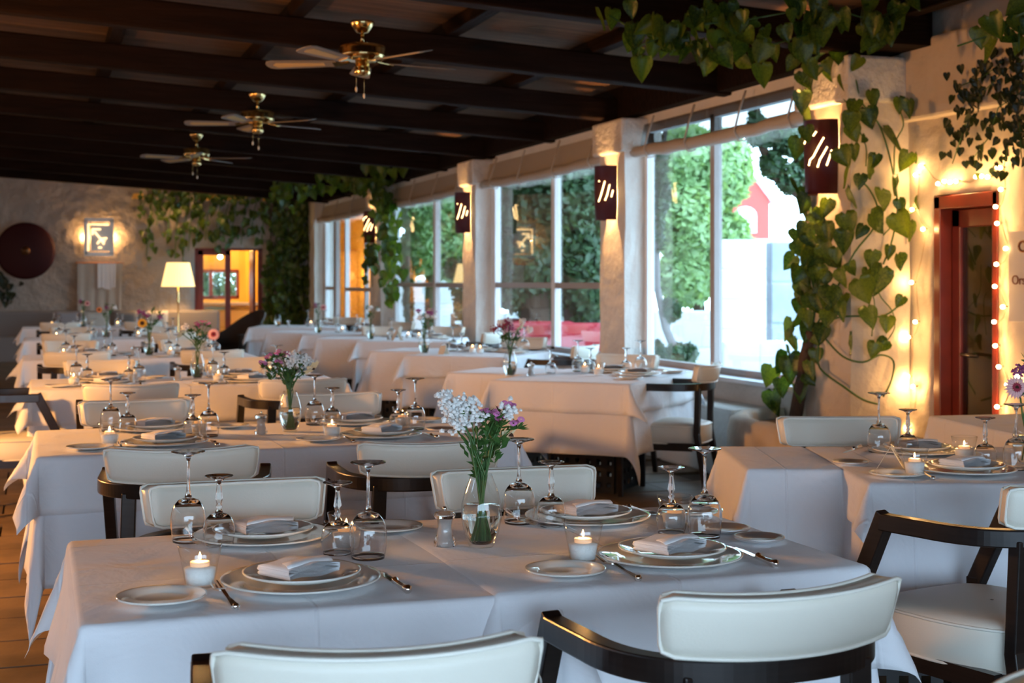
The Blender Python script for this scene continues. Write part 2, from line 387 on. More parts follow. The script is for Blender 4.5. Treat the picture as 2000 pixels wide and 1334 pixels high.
# wall with the red door (right, near the camera)
DY0, DY1, DZ = 7.06, 7.69, 1.93
rough_wall('wall_right', (XD, 8.3), (XD, -6), 0, 3.2, M['warmplaster'], .022, .11, holes=((8.3-DY1, 8.3-DY0, .0, DZ),), thick=.34, seed=5)
b = MB(); b.box((XD-.03, 5.2, 2.66), (.12, 5.5, .5)); tag(b.build('trim_1', M['warmplaster'], bevel=.02), kind='structure')
# added wall behind the camera, its terrace opening sized to limit the daylight
rough_wall('wall_light_mask', (-7, -1.35), (XD, -1.35), -.0, 3.7, M['plaster'], .01, .9, holes=((4.2, 10.8, .05, 1.85),), thick=.1, seed=9, z1b=3.1)
# columns of the window side
def column(name, y0, y1, x1, cap=True, z1=2.53, m_='plaster'):
    b = MB(); n = 9
    zs = [i*z1/12 for i in range(13)]; rr = random.Random(name); vs = []; fs = []
    per = []
    for k in range(4): per.append(((XW, y1), (XW, y0), (x1, y0), (x1, y1))[k])
    ring = []
    for k in range(4):
        p, q = per[k], per[(k+1) % 4]
        for i in range(5): ring.append((p[0]+(q[0]-p[0])*i/5, p[1]+(q[1]-p[1])*i/5))
    m = len(ring)
    for z in zs:
        for (x, y) in ring: vs.append((x+rr.uniform(-.006, .006), y+rr.uniform(-.006, .006), z))
    for j in range(len(zs)-1):
        for i in range(m): fs.append((j*m+i, j*m+(i+1) % m, (j+1)*m+(i+1) % m, (j+1)*m+i))
    b.add(vs, fs, False)
    o = tag(b.build(name, M[m_]), kind='structure')
    if cap:
        c = MB(); c.box(((XW+x1)/2, (y0+y1)/2, z1+.145), (x1-XW+.12, y1-y0+.12, .29)); c.build('capital', M['stone'], o, bevel=.02)
    return o
column('trim_2', 11.60, 12.18, 5.17); column('trim_3', 16.08, 16.61, 5.14); column('trim_4', 20.95, 21.65, 5.2); column('trim_5', 26.3, 26.98, 5.3, cap=False, z1=2.9)
column('trim_6', 7.93, 8.5, 5.33, m_='warmplaster')
# low sill wall, and white posts outside the glass
rough_wall('wall_window', (XW+.12, 27), (XW+.12, 8.4), 0, .64, M['plaster'], .012, .3, thick=.32, seed=7)
b = MB(); b.box((5.12, 17.7, .655), (.42, 18.6, .03)); tag(b.build('trim_7', M['whitepaint']), kind='structure')
# wall plate above the windows: white fascia board and dark beam
b = MB(); b.box((XG, 17.7, 2.80), (.05, 18.8, .10)); tag(b.build('trim_8', M['plaster']), kind='structure')
b = MB(); b.box((XG, 17.4, 3.0), (.30, 19.6, .30)); tag(b.build('trim_9', M['beam']), kind='structure')
# windows
def window(idx, y0, y1, mulls, hz=None, jambs=(.06, .06), post=()):
    root = empty('window_%d' % idx, (XG, (y0+y1)/2, .67)); tag(root, kind='structure'); oy = (y0+y1)/2
    top = 2.72-.67
    def vbar(y, w, name='mullion', m='whitepaint', z0=0): MB().box((0, y-oy, (z0+top)/2), (.07, w, top-z0)).build(name, M[m], root, bevel=.004)
    vbar(y0+jambs[0]/2, jambs[0], 'jamb', 'greyframe'); vbar(y1-jambs[1]/2, jambs[1], 'jamb')
    for (y, w, m) in mulls: vbar(y, w, 'mullion', m)
    MB().box((0, 0, .025), (.07, y1-y0, .05)).build('bottom_rail', M['greyframe'], root)
    MB().box((0, 0, top), (.07, y1-y0, .06)).build('top_rail', M['whitepaint'], root)
    if hz:
        for (a, b_, z) in hz: MB().box((-.005, (a+b_)/2-oy, z-.67), (.05, b_-a, .06)).build('glazing_bar', M['greyframe' if idx > 3 else 'transom'] if False else M['greyframe'], root)
    ys = [y0]+[m_[0] for m_ in mulls]+[y1]
    for p, q in zip(ys, ys[1:]):
        MB().box((.01, (p+q)/2-oy, top/2), (.006, q-p, top)).build('pane', M['pane'], root)
    return root
window(1, 8.5, 11.6, [(10.27, .075, 'greyframe')])
window(2, 12.18, 16.08, [(13.95, .11, 'whitepaint')], [(12.2, 16.0, 1.35)], (.05, .16))
window(3, 16.61, 20.95, [(18.6, .12, 'whitepaint')], [(16.7, 20.9, 1.345)], (.05, .16))
window(4, 21.65, 26.3, [(22.9, .06, 'greyframe'), (24.45, .10, 'whitepaint'), (25.35, .22, 'greyframe')], [(21.7, 24.4, 1.26), (25.45, 26.25, 1.27)], (.05, .10))
# ceiling: reed mat, rafters, battens, purlins
b = MB()
for (x0, x1) in ((-7.1, -1), (-1, 5.5)):
    pass
b.add([(-7.1, -6.2, roofz(-7.1)+.30), (6.5, -6.2, roofz(6.5)+.30), (6.5, 27.4, roofz(6.5)+.30), (-7.1, 27.4, roofz(-7.1)+.30), (-7.1, -6.2, roofz(-7.1)+.42), (6.5, -6.2, roofz(6.5)+.42), (6.5, 27.4, roofz(6.5)+.42), (-7.1, 27.4, roofz(-7.1)+.42)],
      [(0, 3, 2, 1), (4, 5, 6, 7), (0, 1, 5, 4), (1, 2, 6, 5), (2, 3, 7, 6), (3, 0, 4, 7)])
ceil = tag(b.build('ceiling', M['reed']), kind='structure')  # sheet extended past windows and terrace to cut high sky light
slope = (Vector((5.2, 0, roofz(5.2)))-Vector((-7, 0, roofz(-7)))).normalized()
for k in range(17):
    y = -6+2.0*k
    m = MB(); zc = .10
    m.bar((-7, y+.02*math.sin(k*2.1), roofz(-7)+zc), (5.18, y+.03*math.sin(k*1.7), roofz(5.18)+zc), .15, .20, up=(0, 0, 1)); m.build('rafter', M['beam'], ceil, bevel=.015)
for k in range(16):
    y = -5+2.0*k
    m = MB(); m.bar((-7, y, roofz(-7)+.265), (5.2, y, roofz(5.2)+.265), .07, .07); m.build('batten', M['beam'], ceil)
for k in range(11):
    x = -6.2+k*1.13
    m = MB(); m.bar((x, -6, roofz(x)+.25), (x+.05, 27, roofz(x)+.25), .11, .10); m.build('purlin', M['purlin'], ceil, bevel=.01)

# roller blinds of cream canvas over each window
def blind(y0, y1, label, z=2.50, sag=.03, pm='canvas'):
    root = empty('roller_blind', (XG-.13, (y0+y1)/2, z), 0, label, 'blind'); h = (y1-y0)/2
    pts = []; n = 14
    for i in range(n+1):
        t = -1+2*i/n; pts.append((.006*math.sin(i*1.9), t*h, -sag*(1-t*t)+.006*math.sin(i*2.7)))
    MB().tube(pts, [.052+.004*math.sin(i*1.3) for i in range(n+1)], 14).build('canvas_roll', M['canvas'], root)
    vs = []; fs = []
    for i in range(n+1):
        y = pts[i][1]; vs += [(.03+.004*math.sin(i*2.3), y, .0), (.05+.006*math.sin(i*1.7), y, .13), (.07, y, .235)]
    for i in range(n):
        for j in range(2): fs.append((i*3+j, i*3+j+1, i*3+4+j, i*3+3+j))
    MB().add(vs, fs, True).build('hanging_panel', M[pm], root)
    for t in (-.8, -.3, .25, .75):
        y = t*h; zz = -sag*(1-t*t)
        MB().tube([(.02, y, .28), (-.02, y+.02, .14), (-.065, y+.02, zz), (-.03, y+.02, zz-.065), (.03, y+.02, zz-.06), (.05, y+.02, zz+.04)], .009, 6).build('tie_strap', M['canvas'], root)
blind(8.45, 11.62, 'cream rolled-up canvas blind over the near window by the vine pier', 2.53, .03, 'plastic')
blind(12.15, 16.1, 'cream rolled canvas blind between the first and second window columns', 2.53)
blind(16.58, 20.98, 'cream rolled canvas blind over the window behind the second column', 2.53)
blind(21.6, 26.5, 'cream rolled canvas blind at the far end by the back wall vine', 2.53)

# ------------------------------------------------------------------ wall sconces on the columns
def sconce(y, label, zc=2.2, x=XW, w=.135, h=.48, pw=26):
    root = empty('wall_sconce', (x-.005, y, zc-h/2), 0, label, 'lamp', 'dark red wall sconces on the window columns')
    # half cylinder open above and below, convex towards the room (-x), swelling a little upwards
    vs = []; fs = []; n = 20; rings = [(0, .93), (.5, 1.0), (1, 1.0)]
    for sd in (0, 1):
        for (tz, s) in rings:
            for i in range(n+1):
                a = PI/2+PI*i/n; r = w*s-(.006 if sd else 0); vs.append((r*math.cos(a)*1.15, r*math.sin(a), tz*h))
    m = n+1
    for sd in (0, 1):
        for j in range(2):
            for i in range(n):
                q = (sd*3*m+j*m+i, sd*3*m+j*m+i+1, sd*3*m+(j+1)*m+i+1, sd*3*m+(j+1)*m+i); fs.append(q if sd else q[::-1])
    for j in (0, 2):
        for i in range(n): fs.append((j*m+i, j*m+i+1, 3*m+j*m+i+1, 3*m+j*m+i))
    MB().add(vs, fs, True).build('shade_shell', M['terracotta'], root)
    # cut-out squiggles: (angle in degrees from the wall normal, height) polylines
    cuts = [[(10, .40), (4, .375), (-2, .385), (-10, .35), (-16, .36), (-24, .33)], [(24, .36), (14, .30), (4, .24), (-4, .22), (-8, .185)], [(30, .30), (24, .26), (17, .22), (12, .17)], [(38, .28), (33, .22), (29, .18)]]
    if (int(y*3)) % 2: cuts = [[(20, .34), (14, .27), (8, .21), (0, .16)], [(32, .31), (26, .22), (20, .17)], [(40, .26), (36, .20)], [(4, .345), (2, .34)]]
    for cset in cuts:
        pts = []
        for (a, z) in cset:
            an = PI+R(a*1.35+22); rr = w*(.93+.07*min(1, z/h*2))+.001; pts.append((rr*math.cos(an)*1.15, rr*math.sin(an), z))
        MB().tube(pts, .0055, 5).build('light_slot', M['slot'], root)
    MB().lathe([(.0, 0), (.022, .015), (.028, .05), (.016, .085), (0, .1)], 10, (-.06, 0, h*.42)).build('light_bulb', emis('sconce_bulb', (1, .62, .28), 22), root)
    l = point('sconce_light', (-.07, 0, h*.5), pw, WARM, .03); l.parent = root
    return root
sconce(8.21, 'dark red wall sconce on the near pier, half hidden by vine leaves', 2.195, pw=130)
sconce(11.9, 'dark red curved sconce with glowing squiggles on the first window column', 2.18, pw=130)
sconce(16.4, 'dark red sconce on the second window column', 2.21, pw=130)
sconce(21.4, 'farthest dark red sconce, beside hanging leaves on the third window column', 2.22, pw=100)

# ------------------------------------------------------------------ red door on the right, string lights, sign
def red_door():
    root = empty('door_1', (XD+.10, (DY0+DY1)/2, 0)); tag(root, kind='structure'); oy = (DY0+DY1)/2
    def bx(name, y0, y1, z0, z1, x=0, t=.07, m='redwood', par=root, bevel=.006):
        return MB().box((x, (y0+y1)/2-oy, (z0+z1)/2), (t, y1-y0, z1-z0)).build(name, M[m], par, bevel=bevel)
    y0, y1, z1 = DY0+.002, DY1-.002, DZ-.005
    bx('frame_stile', y1-.065, y1, 0, z1, -.02, .18); bx('frame_stile', y0, y0+.05, 0, z1, -.02, .18); bx('frame_head', y0, y1, z1-.085, z1, -.02, .18)
    lf = bx('door_leaf', y1-.15, y1-.07, .02, z1-.09, .0, .05); bx('leaf_stile', y0+.07, y0+.15, .02, z1-.09, 0, .05)
    bx('leaf_head', y0+.07, y1-.07, z1-.20, z1-.09, 0, .05); bx('leaf_base', y0+.07, y1-.07, .02, .22, 0, .05)
    MB().box((.0, 0, 1.0), (.008, DY1-DY0-.25, 1.65)).build('door_glass', thin_glass('dark_door_glass', (.55, .5, .42), (.5, .45, .4), .9), root)
    MB().tube([(-.05, -.05, .94), (-.06, -.05, .94), (-.065, .09, .945)], .011, 8).build('door_handle', M['darkwood'], root)
    # pale surface seen behind the glass
    MB().box((.12, 0, 1.0), (.02, DY1-DY0, 2.0)).build('backing', mat('beige_hall_wall', (.42, .33, .22), .9), root)
red_door()
bl = [(530, 398), (512, 430), (500, 550), (538, 618), (498, 803), (511, 940), (487, 993), (485, 1130), (503, 1165), (590, 460), (612, 452), (632, 455), (652, 452), (722, 436), (742, 434), (762, 437), (797, 403), (806, 405), (808, 480), (790, 540), (795, 598), (825, 685), (793, 740), (787, 817), (815, 888), (785, 940), (789, 1023), (801, 1096), (829, 1158), (795, 1235), (484, 1310), (866, 1130)]
sl = empty('string_lights', onx(1900, 500, XD-.05), 0, 'warm string of tiny fairy lights framing the red door', 'lights')
org = sl.location.copy(); wires = []
bm_ = MB().lathe([(0, -.012), (.010, -.008), (.0125, 0), (.010, .008), (0, .012)], 10).mesh('bulb', M['bulb'])
cap_ = MB().tube([(0, 0, 0), (.028, -.012, .004)], .005, 6).mesh('socket', M['wire'])
ptsw = []
for i, (a, b_) in enumerate(bl):
    p = onx(1500+a/1.778, 100+b_/1.778, XD-.045); ptsw.append(p)
    o = ref(bm_, 'bulb', sl, Matrix.Translation(p-org)); c = ref(cap_, 'socket', sl, Matrix.Translation(p-org))
def wirepath(ids):
    pts = [ptsw[i]-org+Vector((.025, -.01, 0)) for i in ids]
    out = []
    for p, q in zip(pts, pts[1:]):
        out += [p, (p+q)/2+Vector((.0, 0, -.02))]
    MB().tube(out+[pts[-1]], .003, 5).build('wire', M['wire'], sl)
wirepath([8, 7, 6, 5, 4, 3, 2, 1, 0, 9, 10, 11, 12, 13, 14, 15, 16]); wirepath([16, 17, 18, 19, 20, 21, 22, 23, 24, 25, 26, 27, 28, 29]); wirepath([30, 8])
for i in (1, 3, 4, 6, 8, 11, 14, 17, 20, 23, 26, 29):
    l = point('string_glow', ptsw[i]+Vector((-.022, 0, 0)), 1.0 if i != 8 else 2.4, (1, .52, .17), .008)
# sign plate at the right edge
sg = empty('wall_sign', onx(1990, 540, XD-.03), 0, 'pale wall sign with dark red lettering at the right edge', 'sign')
MB().box((0, -.13, .0), (.02, .42, .52)).build('plate', M['signplate'], sg, bevel=.003)
MB().tube([(-.02, -.06+.035*math.cos(a*PI/6), .17+.03*math.sin(a*PI/6)) for a in range(13)], .007, 6).build('emblem', M['signred'], sg)
tx = bpy.data.curves.new('lettering', 'FONT'); tx.body = 'Ors'; tx.size = .075; tx.extrude = .002
to = bpy.data.objects.new('lettering', tx); to.data.materials.append(M['signred'])
C.objects.link(to); bpy.context.view_layer.update()
me_ = bpy.data.meshes.new_from_object(to); C.objects.unlink(to); bpy.data.objects.remove(to)
o = bpy.data.objects.new('lettering', me_); C.objects.link(o); o.parent = sg; o.rotation_euler = (PI/2, 0, -PI/2); o.location = (-.014, .045, -.045)

# ------------------------------------------------------------------ planter at the pier
def planter():
    root = empty('stone_planter', (4.5, 7.7, 0), 0, 'whitewashed stone planter curving round the pier foot under the vine', 'planter')
    out = []; zt = .50
    pl = [(XD-.02, 6.75), (4.75, 6.78), (4.42, 6.95), (4.28, 7.35), (4.27, 8.0), (4.36, 8.55), (4.62, 8.95), (XW+.1, 9.1)]
    # smooth outline
    P = []
    for i in range(len(pl)-1):
        p0 = pl[max(i-1, 0)]; p1 = pl[i]; p2 = pl[i+1]; p3 = pl[min(i+2, len(pl)-1)]
        for k in range(4):
            t = k/4; f = lambda a, b, c, d: .5*((2*b)+(-a+c)*t+(2*a-5*b+4*c-d)*t*t+(-a+3*b-3*c+d)*t**3)
            P.append((f(p0[0], p1[0], p2[0], p3[0]), f(p0[1], p1[1], p2[1], p3[1])))
    P.append(pl[-1])
    rr = random.Random(4); vs = []; fs = []
    prof = [(0, 0), (-.01, .2), (0, .40), (.02, .475), (.06, .50), (.13, .50), (.155, .48), (.16, .40)]
    cx, cy_ = 5.0, 7.9; m = len(prof)
    for (x, y) in P:
        d = Vector((cx-x, cy_-y)).normalized()
        for (o_, z) in prof: vs.append((x+d.x*o_+rr.uniform(-.006, .006)-4.5, y+d.y*o_+rr.uniform(-.006, .006)-7.7, z+rr.uniform(-.005, .005)))
    for i in range(len(P)-1):
        for j in range(m-1): fs.append((i*m+j, i*m+j+1, (i+1)*m+j+1, (i+1)*m+j))
    MB().add(vs, fs, True).build('planter_wall', M['warmplaster'], root)
    n = len(P); vs = [(x+ (cx-x)*.12-4.5, y+(cy_-y)*.12-7.7, .43) for (x, y) in P]+[(cx-4.5, cy_-7.7, .45)]
    MB().add(vs, [(i, i+1, n) for i in range(n-1)], False).build('soil', M['soil'], root)
    return root
planter()
b = MB(); b.box((4.78, 9.85, .25), (.36, 1.7, .50)); tag(b.build('stone_ledge', M['plaster'], bevel=.03), 'white stone ledge along the window foot behind the window-side chair', 'ledge')

# ================================================================== FURNITURE
# ---- chair
def make_chair():
    t = empty('dining_armchair', (0, 0, 0), 0, 'x', 'chair')
    Rr = .43
    def arc(a, r): return (r*math.sin(a), -r*math.cos(a)+Rr-.258)       # a=0 is the back centre
    # backrest: curved pad
    A = R(30); n = 22; vs = []; fs = []
    prof = [(-.5, -1), (-.62, -.6), (-.66, 0), (-.62, .6), (-.5, 1), (.5, 1), (.62, .6), (.64, 0), (.62, -.6), (.5, -1)]   # thickness, height
    th, hh, zc = .046, .052, .785; m = len(prof)
    for i in range(n+1):
        tt = -1+2*i/n; a = A*tt; e = 1-max(0, (abs(tt)-.93)/.07)**2*.22
        for (q, s) in prof:
            lean = (s+1)*.5*.022
            x, y = arc(a, Rr+q*th*e-.0+lean+.012); vs.append((x, y, zc+s*hh*(e if abs(tt) > .93 else 1)+.008*tt*tt))
    for i in range(n):
        for j in range(m): fs.append((i*m+j, (i+1)*m+j, (i+1)*m+(j+1) % m, i*m+(j+1) % m))
    fs += [tuple(range(m)), tuple(n*m+k for k in range(m-1, -1, -1))]
    bk = MB().add(vs, fs, True).build('backrest', M['leather'], t)
    for side in (-.5, .5):
        path = []
        def pp(tt, s):
            e = 1-max(0, (abs(tt)-.93)/.07)**2*.2; lean = (s+1)*.5*.022
            x, y = arc(A*tt, Rr+side*1.06*th*e+lean+.012+(.0)); return (x, y, zc+s*hh*1.0*(e if abs(tt) > .93 else 1)+.008*tt*tt)
        for i in range(n+1): path.append(pp(-.985+1.97*i/n, 1.0))
        path.append(pp(1.0, .8)); path.append(pp(1.0, 0)); path.append(pp(1.0, -.8))
        for i in range(n+1): path.append(pp(.985-1.97*i/n, -1.0))
        path.append(pp(-1.0, -.8)); path.append(pp(-1.0, 0)); path.append(pp(-1.0, .8)); path.append(path[0])
        MB().tube(path, .0042, 6, cap=False).build('piping', M['piping'], bk)
    # arm rail under the pad, running forward to both front posts
    rail = []
    for i in range(49):
        a = R(-90)+R(180)*i/48; e_ = 2/2.5; rail.append((.262*math.copysign(abs(math.sin(a))**e_, a), -.258*abs(math.cos(a))**e_+.0))
    rail = [(-.267, .155), (-.265, .08)]+rail+[(.265, .08), (.267, .155)]
    vs = []; fs = []
    for i, (x, y) in enumerate(rail):
        p0 = rail[max(i-1, 0)]; p1 = rail[min(i+1, len(rail)-1)]; d = Vector((p1[0]-p0[0], p1[1]-p0[1])).normalized(); nx, ny = d.y, -d.x
        for (o_, z) in ((-.020, .682), (.020, .682), (.020, .729), (-.020, .729)): vs.append((x+nx*o_, y+ny*o_, z))
    k = len(rail)
    for i in range(k-1):
        for j in range(4): fs.append((i*4+j, i*4+(j+1) % 4, (i+1)*4+(j+1) % 4, (i+1)*4+j))
    fs += [(3, 2, 1, 0), ((k-1)*4, (k-1)*4+1, (k-1)*4+2, (k-1)*4+3)]
    MB().add(vs, fs, False).build('arm_rail', M['darkwood'], t, bevel=.004)
    # front posts: slanting down and forward to the seat, then straight legs
    for s in (-1, 1):
        b = MB(); x = .267*s
        b.bar((x, .14, .727), (x*.98, .27, .46), .038, .05, up=(0, 1, 0)); b.bar((x*.98, .272, .475), (x*.93, .262, 0), .040, .045, up=(0, 1, 0), w2=.028, h2=.03)
        b.build('front_leg', M['darkwood'], t, bevel=.004)
        b = MB(); b.bar((.165*s, -.222, .70), (.175*s, -.215, .40), .046, .036, up=(0, 1, 0)); b.bar((.175*s, -.215, .41), (.195*s, -.285, 0), .046, .038, up=(0, 1, 0), w2=.030, h2=.028)
        b.build('back_leg', M['darkwood'], t, bevel=.004)
    # seat: upholstered, straight front, rounded back
    out = []
    for i in range(28):
        a = 2*PI*i/28; c_, s_ = math.cos(a), math.sin(a); ex = .5
        x = .240*math.copysign(abs(c_)**ex, c_); y = .262*math.copysign(abs(s_)**(.42 if s_ > 0 else .85), s_)
        if s_ < 0: x *= 1-.12*abs(s_)
        out.append((x, y+.01))
    vs = []; fs = []; lv = [(.96, .345), (1, .355), (1.005, .40), (1, .455), (.97, .468), (.80, .478), (.4, .484), (.02, .485)]
    for (sc, z) in lv:
        for (x, y) in out: vs.append((x*sc, y*sc, z))
    m = len(out)
    for j in range(len(lv)-1):
        for i in range(m): fs.append((j*m+i, j*m+(i+1) % m, (j+1)*m+(i+1) % m, (j+1)*m+i))
    fs.append(tuple(range(m-1, -1, -1)))
    se = MB().add(vs, fs, True).build('seat', M['leather'], t)
    for z, sc in ((.458, 1.003), (.350, 1.0)):
        MB().tube([(x*sc, y*sc, z) for (x, y) in out+[out[0]]], .0045, 6, cap=False).build('piping', M['piping'], se)
    b = MB()
    b.box((0, .24, .33), (.46, .03, .05)); b.box((0, -.20, .33), (.34, .03, .05)); b.box((.222, .02, .33), (.03, .44, .05)); b.box((-.222, .02, .33), (.03, .44, .05))
    b.build('seat_frame', M['darkwood'], t)
    return Proto(t)
chair = make_chair()
def chair_at(px, py, rot, label):
    """px, py: plan position of the outside of the backrest"""
    a = R(rot); x = px-math.sin(a)*.28; y = py+math.cos(a)*.28
    chair.put((x, y, .0175), a, label, 'cream leather armchairs')

# ---- cloths and tables
def cloth(w, d, hang, top, a0, a1, seed, mtl, fold=.012, nf=9, step=.035, lift=.012):
    rr = random.Random(seed); ph = [rr.uniform(0, 6.28) for _ in range(12)]
    def axis(L):
        c = []; n = max(4, int(L/.07)); c += [-L/2+L*i/n for i in range(n+1)]
        e = [.008, .016, .026]; k = max(3, int(hang/step)); e += [.026+(hang-.026)*(i+1)/k for i in range(k)]
        return sorted([-L/2-q for q in e]+c+[L/2+q for q in e])
    rc = .016; ws, ds = w-2*rc+.004, d-2*rc+.004
    xs, ys = axis(ws), axis(ds); vs = []; fs = []
    for s in xs:
        for t in ys:
            ex = max(abs(s)-ws/2, 0); ey = max(abs(t)-ds/2, 0); r = math.hypot(ex, ey)
            bx_ = max(-ws/2, min(ws/2, s)); by = max(-ds/2, min(ds/2, t))
            if r < 1e-9:
                z = top+.0012*(math.sin(s*7+ph[0])+math.sin(t*9+ph[1])); vs.append((bx_, by, z)); continue
            sx, sy = math.copysign(1, s), math.copysign(1, t); phi = math.atan2(ey, ex)
            cw = math.sin(2*phi); ck = int(sx > 0)*2+int(sy > 0)
            al = a0+(a1*(.8+.4*((ck*37+seed*13) % 10)/10)-a0)*cw**.8 if cw > 0 else a0
            if r < rc*PI/2: out, dn = rc*math.sin(r/rc), rc*(1-math.cos(r/rc))
            else:
                Ls = r-rc*PI/2; q = min(1, Ls/max(hang, .01))
                along = t if ex > 0 and ey == 0 else (s if ey > 0 and ex == 0 else (t if ex > ey else s))
                f = fold*(math.sin(along*nf+ph[2+ck])+.6*math.sin(along*nf*2.3+ph[6+ck])+1.0)*q**1.3*(1-.7*max(cw, 0))
                out, dn = rc+Ls*math.sin(al)+f, rc+Ls*math.cos(al)
                # the hem corner swings to one side
                if cw > 0: phi = phi+.35*cw*(1 if ck in (0, 3) else -1)*q
            vs.append((bx_+sx*out*math.cos(phi), by+sy*out*math.sin(phi), top-dn))
    n = len(ys)
    for i in range(len(xs)-1):
        for j in range(n-1): fs.append((i*n+j, (i+1)*n+j, (i+1)*n+j+1, i*n+j+1))
    b = MB().add(vs, fs, True)
    return b
TOP = .76
def make_cloth(x, y, rot, w, d, hang, seed, name, label, top=TOP, m='cloth', a0=3, a1=27, fold=.012, nf=9, cat='tablecloth'):
    o = cloth(w, d, hang, top, R(a0), R(a1), seed, M[m], fold, nf).build(name, M[m]); o.location = (x, y, 0); o.rotation_euler = (0, 0, R(rot))
    s = o.modifiers.new('thickness', 'SOLIDIFY'); s.thickness = .0012; s.offset = -1
    return tag(o, label, cat)
def table(x, y, rot, w, d, desc, base='plinth'):
    root = empty('dining_table', (x, y, 0), R(rot), 'dark table with perforated base under %s' % desc, 'table')
    MB().box((0, 0, TOP-.030), (w-.02, d-.02, .035)).build('table_top', M['darkwood'], root, bevel=.003)
    for sx in ((-1, 1) if w > 1.2 else (0,)):
        cx = sx*w*.27
        # hollow box base of four perforated steel panels
        b = MB(); s = min(.22, w/2-.08); hh = .60; k = 6; hole = .020; pitch = 2*s/k
        for ax in (0, 1):
            for sg_ in (-1, 1):
                for i in range(k+1):
                    c = -s+pitch*i
                    p = (cx+c, sg_*s, .02+hh/2) if ax == 0 else (cx+sg_*s, c, .02+hh/2)
                    b.box(p, (pitch-hole*1.6, .006, hh) if ax == 0 else (.006, pitch-hole*1.6, hh))
                for j in range(9):
                    z = .03+j*hh/8
                    p = (cx, sg_*s, z) if ax == 0 else (cx+sg_*s, 0, z)
                    b.box(p, (2*s, .005, pitch-hole*1.6) if ax == 0 else (.005, 2*s, pitch-hole*1.6))
        b.build('base_box', M['plinth'], root)
        MB().box((cx, 0, .68), (min(.34, w-.12), .34, .10)).build('neck', M['plinth'], root)
    return root

# ---- tableware prototypes
def wine_glass(name, H, rb, rf, knob):
    """stands upside down: rim on the cloth, foot in the air"""
    t = empty(name, (0, 0, 0), 0, 'x', 'wine glass' if not knob else 'goblet')
    hb = H*(.50 if not knob else .475)
    prof = []
    n = 12
    for i in range(n+1):
        q = i/n; z = hb*q
        r = rb*(.88+.12*math.sin(min(1, q*2.2)*PI/2)) if q < .45 else rb*math.sqrt(max(0, 1-((q-.45)/.55)**2.3))
        prof.append((max(r, .004), z))
    inner = [(max(r-.0011, .0), min(z, hb*.93-.001) if z < hb*.8 else hb*.8+(z-hb*.8)*.55) for r, z in prof]; inner[-1] = (0, inner[-1][1])
    prof[-1] = (0, hb)
    bowl = MB().lathe(inner[::-1]+prof, 32).build('bowl', M['solid'], t)
    # thick glass where the bowl meets the stem, stem and foot
    z0 = hb*.93; zs = hb+.002; zf = H-.006
    if knob: sp = [(.0, zs-.006), (.010, zs-.004), (.0055, zs+.006), (.0085, zs+.011), (.0055, zs+.017), (.0092, zs+.030), (.0052, zf-.018), (.006, zf-.008), (.016, zf-.002), (0, zf-.001)]
    else: sp = [(.0, zs-.005), (.009, zs-.003), (.0048, zs+.010), (.0036, zs+.03), (.0036, zf-.020), (.0065, zf-.008), (.018, zf-.001), (0, zf)]
    MB().lathe(sp, 14).build('stem', M['solid'], t)
    MB().lathe([(0, zf-.0035), (rf*.3, zf-.003), (rf*.97, zf+.0035), (rf, zf+.0048), (rf*.97, zf+.006), (rf*.35, zf+.0012), (0, zf+.001)], 28).build('foot', M['solid'], t)
    return Proto(t)
g_big = wine_glass('wine_glass', .218, .0425, .041, False)
g_small = wine_glass('water_goblet', .165, .0375, .034, True)
def revolve_plate(name, rad, h, well, cat):
    prof = [(0, .003), (well*.9, .003), (well, .005), (well*1.08, .011), (rad*.96, h-.001), (rad, h), (rad*.995, h-.004), (well*1.1, .005), (well*.85, 0), (0, 0)]
    o = MB().lathe(prof, 48).build(name, M['china']); o['category'] = cat; return Proto(o)
charger = revolve_plate('charger_plate', .165, .016, .110, 'plate')
dinner = revolve_plate('dinner_plate', .122, .020, .080, 'plate')
bread = revolve_plate('bread_plate', .087, .013, .055, 'plate')
def make_napkin():
    t = empty('folded_napkin', (0, 0, 0), 0, 'x', 'napkin')
    b = MB()
    for k, (zz, s) in enumerate(((.0, 1.0), (.0065, .985), (.013, .965))):
        vs = []; fs = []; n = 8; w, d = .135*s, .098*s
        # each fold layer is a flattened loop rounded at the front
        prof = []
        for i in range(7):
            a = -PI/2+PI*i/6; prof.append((d/2-.003+.006*math.cos(a)*1.3, .004*math.sin(a)+.004))
        prof = [(-d/2, 0)]+prof+[(-d/2, .008)]
        for i in range(n+1):
            x = -w/2+w*i/n
            for (y, z) in prof: vs.append((x, y+.004*math.sin(i*1.1+k), zz+z+.0018*math.sin(i*.9+k*2)+(.004*math.sin(PI*i/n) if k == 2 else 0)))
        m = len(prof)
        for i in range(n):
            for j in range(m-1): fs.append((i*m+j, (i+1)*m+j, (i+1)*m+j+1, i*m+j+1))
        fs += [tuple(range(m)), tuple(n*m+q for q in range(m-1, -1, -1))]
        b.add(vs, fs, True)
    b.build('folded_cloth', M['napkin'], t)
    f = MB(); vs = []; fs = []
    # top flap folded over diagonally
    for i in range(7):
        for j in range(5):
            u_, v_ = i/6, j/4; vs.append((-.06+.12*u_+.03*v_, -.035+.062*v_, .0225+.004*math.sin(u_*PI)+.003*math.sin(v_*4)-.010*max(0, v_-.8)*5))
    for i in range(6):
        for j in range(4): fs.append((i*5+j, (i+1)*5+j, (i+1)*5+j+1, i*5+j+1))
    f.add(vs, fs, True); o = f.build('top_flap', M['napkin'], t); s = o.modifiers.new('t', 'SOLIDIFY'); s.thickness = .002
    return Proto(t)
napkin = make_napkin()
